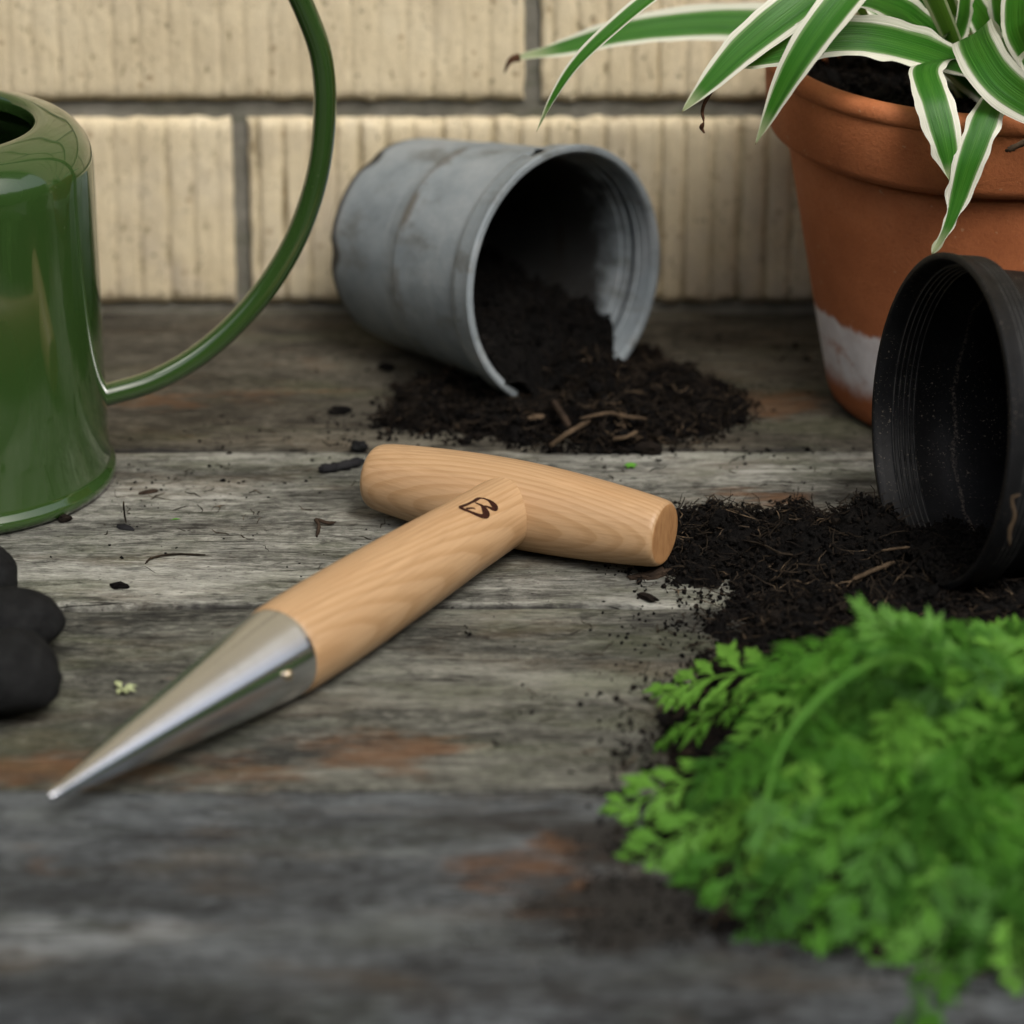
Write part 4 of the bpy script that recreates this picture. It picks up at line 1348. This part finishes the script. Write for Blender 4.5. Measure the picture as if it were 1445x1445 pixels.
# ================================================================== HERB BUNCH
random.seed(31)
HC = at_z(1590, 1085, .010)
herb = thing('herb_bunch', 'loose bunch of bright green feathery herb leaves lying on the soil at the front right', 'herbs', (HC.x, HC.y, 0))
def herb_leaf(seed):
    """one fern-like leaf: midrib along +X (unit length), toothed lobes either side"""
    r = random.Random(seed)
    V, F = [], []
    def lobe(base, d, L, W, lift):
        """narrow pinna cut into pointed teeth"""
        d = d.normalized()
        s = Vector((-d.y, d.x, 0))
        def tooth(c, dd, LL, WW, zl):
            ss = Vector((-dd.y, dd.x, 0))
            b0 = len(V)
            V.extend([c, c + dd * LL * .45 + ss * WW + Vector((0, 0, zl)), c + dd * LL * .5 + Vector((0, 0, zl * .2)), c + dd * LL * .45 - ss * WW + Vector((0, 0, zl)), c + dd * LL + Vector((0, 0, -abs(zl) * 1.2))])
            F.extend([(b0, b0 + 2, b0 + 1), (b0, b0 + 3, b0 + 2), (b0 + 1, b0 + 2, b0 + 4), (b0 + 2, b0 + 3, b0 + 4)])
        for (t, q) in ((.26, .40), (.48, .38)):
            for sg in (-1, 1):
                dd = (d * .95 + s * sg * r.uniform(.42, .65)).normalized()
                tooth(base + d * L * t + Vector((0, 0, lift * t)), dd, L * q * r.uniform(.9, 1.4), L * .085, L * .06)
        tooth(base + d * L * .30 + Vector((0, 0, lift * .3)), d, L * .74, L * .125, L * .08)
        tooth(base, d, L * .60, L * .075, L * .03)
    for i, x in enumerate((.14, .34, .53, .70, .84)):
        for sg in (-1, 1):
            L = (.36, .40, .37, .30, .22)[i] * r.uniform(.8, 1.2)
            lobe(Vector((x + r.uniform(-.03, .03), sg * .008, .06 - .22 * x * x)), Vector((.75, sg * r.uniform(.5, 1.0), 0)), L, L, -L * r.uniform(-.15, .55))
    lobe(Vector((.84, 0, -.10)), Vector((1, r.uniform(-.15, .15), 0)), .34, .24, -.10)
    # midrib as a narrow strip
    b0 = len(V)
    for t in np.linspace(0, .95, 8):
        z = .06 - .22 * t * t
        V.append(Vector((t, .011, z + .004)))
        V.append(Vector((t, -.011, z + .004)))
    for k in range(7):
        F.append((b0 + 2 * k, b0 + 2 * k + 1, b0 + 2 * k + 3, b0 + 2 * k + 2))
    me = mesh('leaf', V, F, MAT['herb'])
    md = bmesh.new()
    md.from_mesh(me)
    md.to_mesh(me)
    md.free()
    return me
LEAVES = [herb_leaf(s) for s in range(6)]
def herb_stem(end, mid_h, nleaf, lsize, side=0.0, start=None, rad=.0010):
    s0 = Vector(start) if start else HC + Vector((random.uniform(-.01, .01), random.uniform(-.03, .03), random.uniform(-.004, .014)))
    e = Vector(end)
    e = e - (e - s0).normalized() * .026
    d = e - s0
    lat = Vector((-d.y, d.x, 0)).normalized()
    m1 = s0 + d * .35 + Vector((0, 0, mid_h)) + lat * side * .5
    m2 = s0 + d * .72 + Vector((0, 0, mid_h * .85)) + lat * side
    m1.z = s0.z * .5 + mid_h
    m2.z = e.z * .5 + mid_h * .8
    P = catmull([s0 - HCz, m1 - HCz, m2 - HCz, e - HCz], 40)
    V, F = tube_geo(P, lambda t: rad * (1 - .65 * t), 7)
    st = ob('stem', mesh('stem', V, F, MAT['herb_stem']), herb)
    for k in range(nleaf):
        t = .10 + .90 * (k / (nleaf - 1))
        i = int(t * 40)
        p = P[i]
        tg = (P[min(i + 1, 40)] - P[max(i - 1, 0)]).normalized()
        last = k == nleaf - 1
        sg = 1 if k % 2 else -1
        lt = Vector((-tg.y, tg.x, 0)).normalized()
        dirv = tg if last else (tg * random.uniform(.5, .9) + lt * sg * random.uniform(.4, .85) + Vector((0, 0, random.uniform(-.5, .15)))).normalized()
        up = Vector((random.uniform(-.6, .4), random.uniform(-.9, .1), 1)).normalized()
        y = up.cross(dirv).normalized()
        z = dirv.cross(y)
        sc = lsize * random.uniform(.75, 1.2) * (1.0 if last else (1.05 - .25 * t))
        tp = p + HCz + dirv * sc
        if tp.y > at_z(1400, 852 if tp.x < .125 else 900, max(tp.z, 0)).y or (tp.x > .13 and random.random() < .12):
            continue
        lo = ob('leaf', random.choice(LEAVES), st, p + Vector((random.gauss(0, .003), random.gauss(0, .003), random.uniform(-.002, .009))))
        lo.rotation_mode = 'QUATERNION'
        lo.rotation_quaternion = Matrix((dirv, y, z)).transposed().to_quaternion()
        lo.scale = (sc, sc, sc)
HCz = Vector((HC.x, HC.y, 0))
ends = [(905, 1095, .014), (905, 1185, .010), (945, 1255, .006), (1130, 890, .020), (1060, 905, .018), (1060, 1290, .006), (1150, 1270, .010), (955, 1030, .012), (1040, 950, .016), (1150, 915, .018), (1080, 930, .016), (990, 985, .014), (1215, 900, .018),
        (1250, 1400, .0), (1300, 1450, .0), (1390, 1290, .010), (1400, 1220, .016), (1000, 1140, .022), (1110, 1180, .026), (1200, 1240, .020), (1300, 1180, .026), (1380, 1140, .024),
        (1030, 1050, .022), (1110, 1060, .028), (1220, 1070, .028), (1330, 1100, .024), (1440, 1190, .02), (1080, 1220, .014), (1290, 955, .014), (1390, 1010, .010), (1230, 1300, .010), (1290, 1310, .012), (1170, 1120, .03), (1420, 1110, .02), (1340, 1430, .0), (1270, 1370, .004), (1330, 960, .012), (1130, 1310, .006), (1190, 1350, .004), (1350, 1340, .008), (1430, 1290, .010)]
for i, (x, y, z) in enumerate(ends):
    d = at_z(x, y, z)
    far = (d - HC).length
    herb_stem(d, .005 + .027 * min(1, far / .16) * random.uniform(.45, 1.1) + z * .25, max(3, int(far / .0200)), .040 * random.uniform(.85, 1.1), random.uniform(-.015, .015))
# one thick stalk arching over the top, and a stalk at the right edge
herb_stem(at_z(970, 1260, .012), .048, 7, .036, -.012, tuple(at_z(1400, 1040, .02)), .0019)
herb_stem(at_z(1300, 1040, .018), .022, 4, .036, .0, tuple(at_z(1520, 900, .02)), .0020)

# ================================================================== STONES
def stone(label, x, y, rx, ry, rz, zc, seed, rot=0.0):
    bm = bmesh.new()
    bmesh.ops.create_icosphere(bm, subdivisions=4, radius=1)
    for v in bm.verts:
        n = v.co.normalized()
        k = 1 + .12 * mnoise.noise(n * 1.3 + Vector((seed, 0, 0))) + .045 * mnoise.noise(n * 4 + Vector((0, seed, 0))) + .012 * mnoise.noise(n * 16) + .005 * mnoise.noise(n * 40)
        v.co = Vector((n.x * rx, n.y * ry, n.z * rz)) * k
    for f in bm.faces:
        f.smooth = True
    me = bpy.data.meshes.new('pebble')
    bm.to_mesh(me)
    bm.free()
    me.materials.append(MAT['stone'])
    o = ob('pebble', me, None, (x, y, zc))
    o.rotation_euler = (0, 0, rot)
    tag(o, label, 'stone', 'dark stones at the left edge')
p = at_z(10, 948, .0145)
stone('dark rounded stone at the left edge, nearest the steel point of the dibber', p.x, p.y, .0185, .017, .0140, .0140, 3)
p = at_z(4, 886, .0135)
stone('flat dark stone wedged behind the nearest stone, middle of the three', p.x, p.y + .009, .0195, .014, .0110, .0115, 8, .2)
p = at_z(-14, 818, .0125)
stone('small dark stone half out of view, closest to the watering can', p.x, p.y, .0100, .013, .0125, .0125, 14)

# ================================================================== SMALL LITTER
def stick(name, label, cat, pts, rad, mat, group=None, seg=8):
    P = [Vector(p) for p in pts]
    c = P[0].copy()
    c.z = 0
    Q = catmull([p - c for p in P], 24)
    rr = random.Random(len(label))
    V, F = tube_geo(Q, lambda t: rad * (1 + .25 * mnoise.noise(Vector((t * 9, len(label), 0)))) * (1 if .05 < t < .95 else .6), seg)
    for i, v in enumerate(V):
        V[i] = v + Vector((mnoise.noise(v * 900), mnoise.noise(v * 900 + Vector((9, 0, 0))), mnoise.noise(v * 900 + Vector((0, 9, 0))))) * rad * .3
    return tag(ob(name, mesh(name, V, F, mat), None, c), label, cat, group)
TW = 'dry twigs and stalks lying about'
stick('charred_twig', 'short black charred twig left of the dibber crossbar', 'twig', [at_z(450, 662, .002), at_z(480, 658, .0022), at_z(513, 650, .002)], .0019, MAT['char'], TW)
stick('twig', 'long tan twig lying crosswise on top of the grey pot\'s soil heap', 'twig', [at_z(818, 591, .010), at_z(845, 585, .011), at_z(862, 583, .011), at_z(885, 588, .011), at_z(912, 591, .0095)], .0008, MAT['twig'], TW)
stick('twig', 'light tan twig slanting toward the dibber from the grey pot\'s soil heap', 'twig', [at_z(776, 630, .004), at_z(800, 612, .009), at_z(832, 594, .011)], .0010, MAT['twig'], TW)
stick('twig', 'thin brown twig near the front edge of the grey pot\'s soil heap', 'twig', [at_z(864, 620, .005), at_z(882, 617, .007), at_z(900, 609, .008)], .0008, MAT['twig'], TW)
stick('twig', 'dark grey stalk pointing out of the grey pot toward the tan twigs', 'twig', [at_z(780, 566, .013), at_z(792, 583, .012), at_z(803, 602, .010)], .0013, MAT['bark'], TW)
stick('twig', 'pale stalk lying on the soil just under the black pot mouth', 'twig', [at_z(1203, 818, .013), at_z(1230, 806, .014), at_z(1262, 793, .015)], .0008, MAT['twig'], TW)
stick('twig', 'fine straw lying in the black pot mouth', 'twig', [at_z(1244, 777, .016), at_z(1265, 774, .017), at_z(1284, 772, .017)], .0005, MAT['twig'], TW)
stick('twig', 'long thin curved root across the left part of the front soil heap', 'twig', [at_z(1047, 762, .010), at_z(1075, 768, .011), at_z(1100, 780, .012), at_z(1122, 783, .011)], .00042, MAT['fibre'], TW)
stick('twig', 'thin bent root on the boards between the watering can and the stones', 'twig', [at_z(205, 795, .001), at_z(215, 787, .0014), at_z(245, 782, .0012), at_z(290, 783, .001)], .0004, MAT['fibre'], TW)
stick('twig', 'upright hair-thin stalk on the boards beside the watering can', 'twig', [at_z(178, 738, .001), at_z(176, 728, .004), at_z(174.5, 715, .009), at_z(174.5, 708, .012)], .00035, MAT['fibre'], TW)
stick('twig', 'dark forked root scrap on the boards left of the dibber shaft', 'twig', [at_z(447, 757, .001), at_z(450, 742, .0025), at_z(446, 733, .003), at_z(462, 738, .002), at_z(473, 737, .001)], .0007, MAT['bark'], TW)
stick('twig', 'tan stick end poking in over the terracotta pot rim at the right', 'twig', [Ya(1420, 213, -.20), Ya(1437, 205, -.202), Ya(1470, 190, -.206), Ya(1520, 178, -.21)], .0011, MAT['twig'], TW)
stick('twig', 'pale dried root scrap clinging to the outside of the black pot', 'twig', [Ya(1425, 770, -.335), Ya(1425, 748, -.335), Ya(1432, 728, -.335), Ya(1428, 704, -.334), Ya(1440, 698, -.334)], .0006, MAT['twig'], TW)

def chunk(name, label, cat, px, py, sx, sy, sz, mat, seed, z=0.0, rot=0.0, group=None):
    bm = bmesh.new()
    bmesh.ops.create_icosphere(bm, subdivisions=2, radius=1)
    for v in bm.verts:
        n = v.co.copy()
        k = 1 + .45 * mnoise.noise(n * 1.7 + Vector((seed * 3.3, 0, 0))) + .2 * mnoise.noise(n * 5 + Vector((0, seed, 0)))
        v.co = Vector((n.x * sx, n.y * sy, n.z * sz)) * k
    me = bpy.data.meshes.new(name)
    bm.to_mesh(me)
    bm.free()
    me.materials.append(mat)
    p = at_z(px, py, z)
    o = ob(name, me, None, (p.x, p.y, z + sz * .7))
    o.rotation_euler = (0, 0, rot)
    return tag(o, label, cat, group)
CG = 'bits of bark and soil on the boards'
chunk('bark_chip', 'dark bark sliver lying beside the right end of the crossbar', 'bark chip', 930, 812, .0075, .0022, .0016, MAT['bark'], 1, 0, .6, CG)
chunk('bark_chip', 'second bark sliver just below the crossbar end, more level', 'bark chip', 905, 817, .0050, .0014, .0012, MAT['bark'], 2, 0, .1, CG)
chunk('bark_chip', 'small brown seed-like chip lying alone in front of the crossbar end', 'bark chip', 914, 846, .0042, .0016, .0014, MAT['soil2'], 3, 0, -.7, CG)
chunk('soil_clod', 'small dark clod alone on the boards left of the shaft', 'soil clod', 168, 831, .0034, .0018, .0016, MAT['soil'], 4, 0, 0, CG)
chunk('soil_clod', 'brown crumbly clod on the board seam behind the crossbar', 'soil clod', 915, 640, .0052, .0032, .0030, MAT['soil2'], 5, 0, 0, CG)
chunk('soil_clod', 'dark clod touching the left end of the crossbar', 'soil clod', 507, 636, .0034, .0026, .0024, MAT['stone'], 6, 0, 0, CG)
chunk('soil_clod', 'dark clod on the boards below the loop of the watering can handle', 'soil clod', 480, 584, .0046, .0025, .0020, MAT['soil'], 7, 0, .2, CG)
chunk('soil_clod', 'dark clod at the foot of the grey pot', 'soil clod', 545, 522, .0036, .0024, .0018, MAT['soil'], 8, 0, 0, CG)
chunk('soil_clod', 'small clod pressed against the front of the watering can foot', 'soil clod', 91, 737, .0026, .0016, .0018, MAT['soil2'], 9, 0, .3, CG)
chunk('bark_chip', 'splinter of dark bark between the watering can and the crossbar', 'bark chip', 211, 697, .0036, .0011, .0010, MAT['bark'], 10, 0, .35, CG)
chunk('soil_clod', 'black scrap at the foot of the hair-thin stalk beside the watering can', 'soil clod', 177, 748, .0038, .0014, .0013, MAT['char'], 11, 0, -.5, CG)
chunk('dry_flake', 'pale orange flake on the grey pot\'s soil heap', 'flake', 758, 590, .0036, .0016, .0010, MAT['twig'], 12, .010, .3, CG)

# pale leaf scrap in front of the stones
V, F = [], []
def leaflet(c, d, L, W, lift):
    d = d.normalized()
    s = Vector((-d.y, d.x, 0))
    b0 = len(V)
    V.extend([c, c + d * L * .5 + s * W + Vector((0, 0, lift)), c + d * L + Vector((0, 0, lift * .5)), c + d * L * .5 - s * W + Vector((0, 0, lift)), c + d * L * .5 + Vector((0, 0, lift * .3))])
    F.extend([(b0, b0 + 4, b0 + 1), (b0, b0 + 3, b0 + 4), (b0 + 4, b0 + 2, b0 + 1), (b0 + 4, b0 + 3, b0 + 2)])
for (dx, dy, L, W) in [(-.5, 1, .006, .0013), (.9, .25, .0055, .0013), (.5, -.9, .005, .0014), (-.2, -1, .005, .0012), (.9, -.5, .006, .0012)]:
    leaflet(Vector((0, 0, .0006)), Vector((dx, dy, 0)), L, W, .0012)
p = at_z(172, 975)
tag(ob('leaf_scrap', mesh('leaf_scrap', V, F, MAT['pale_leaf'], False), None, (p.x, p.y, 0)), 'pale green leaf scrap on the boards between the stones and the steel point', 'leaf')
V, F = [], []
for k in range(6):
    a = k * 1.05
    leaflet(Vector((0, 0, .001)), Vector((math.cos(a), math.sin(a), 0)), .0028, .0009, .001)
p = at_z(890, 662)
tag(ob('sprout', mesh('sprout', V, F, MAT['weed'], False), None, (p.x, p.y, 0)), 'tiny bright green sprout on the board seam behind the crossbar', 'sprout')
V, F = [], []
leaflet(Vector((0, 0, .0006)), Vector((1, .05, 0)), .0042, .0005, .0006)
p = at_z(240, 736)
tag(ob('grass_scrap', mesh('grass_scrap', V, F, MAT['weed'], False), None, (p.x, p.y, 0)), 'tiny bright green scrap of grass on the boards right of the watering can', 'leaf')
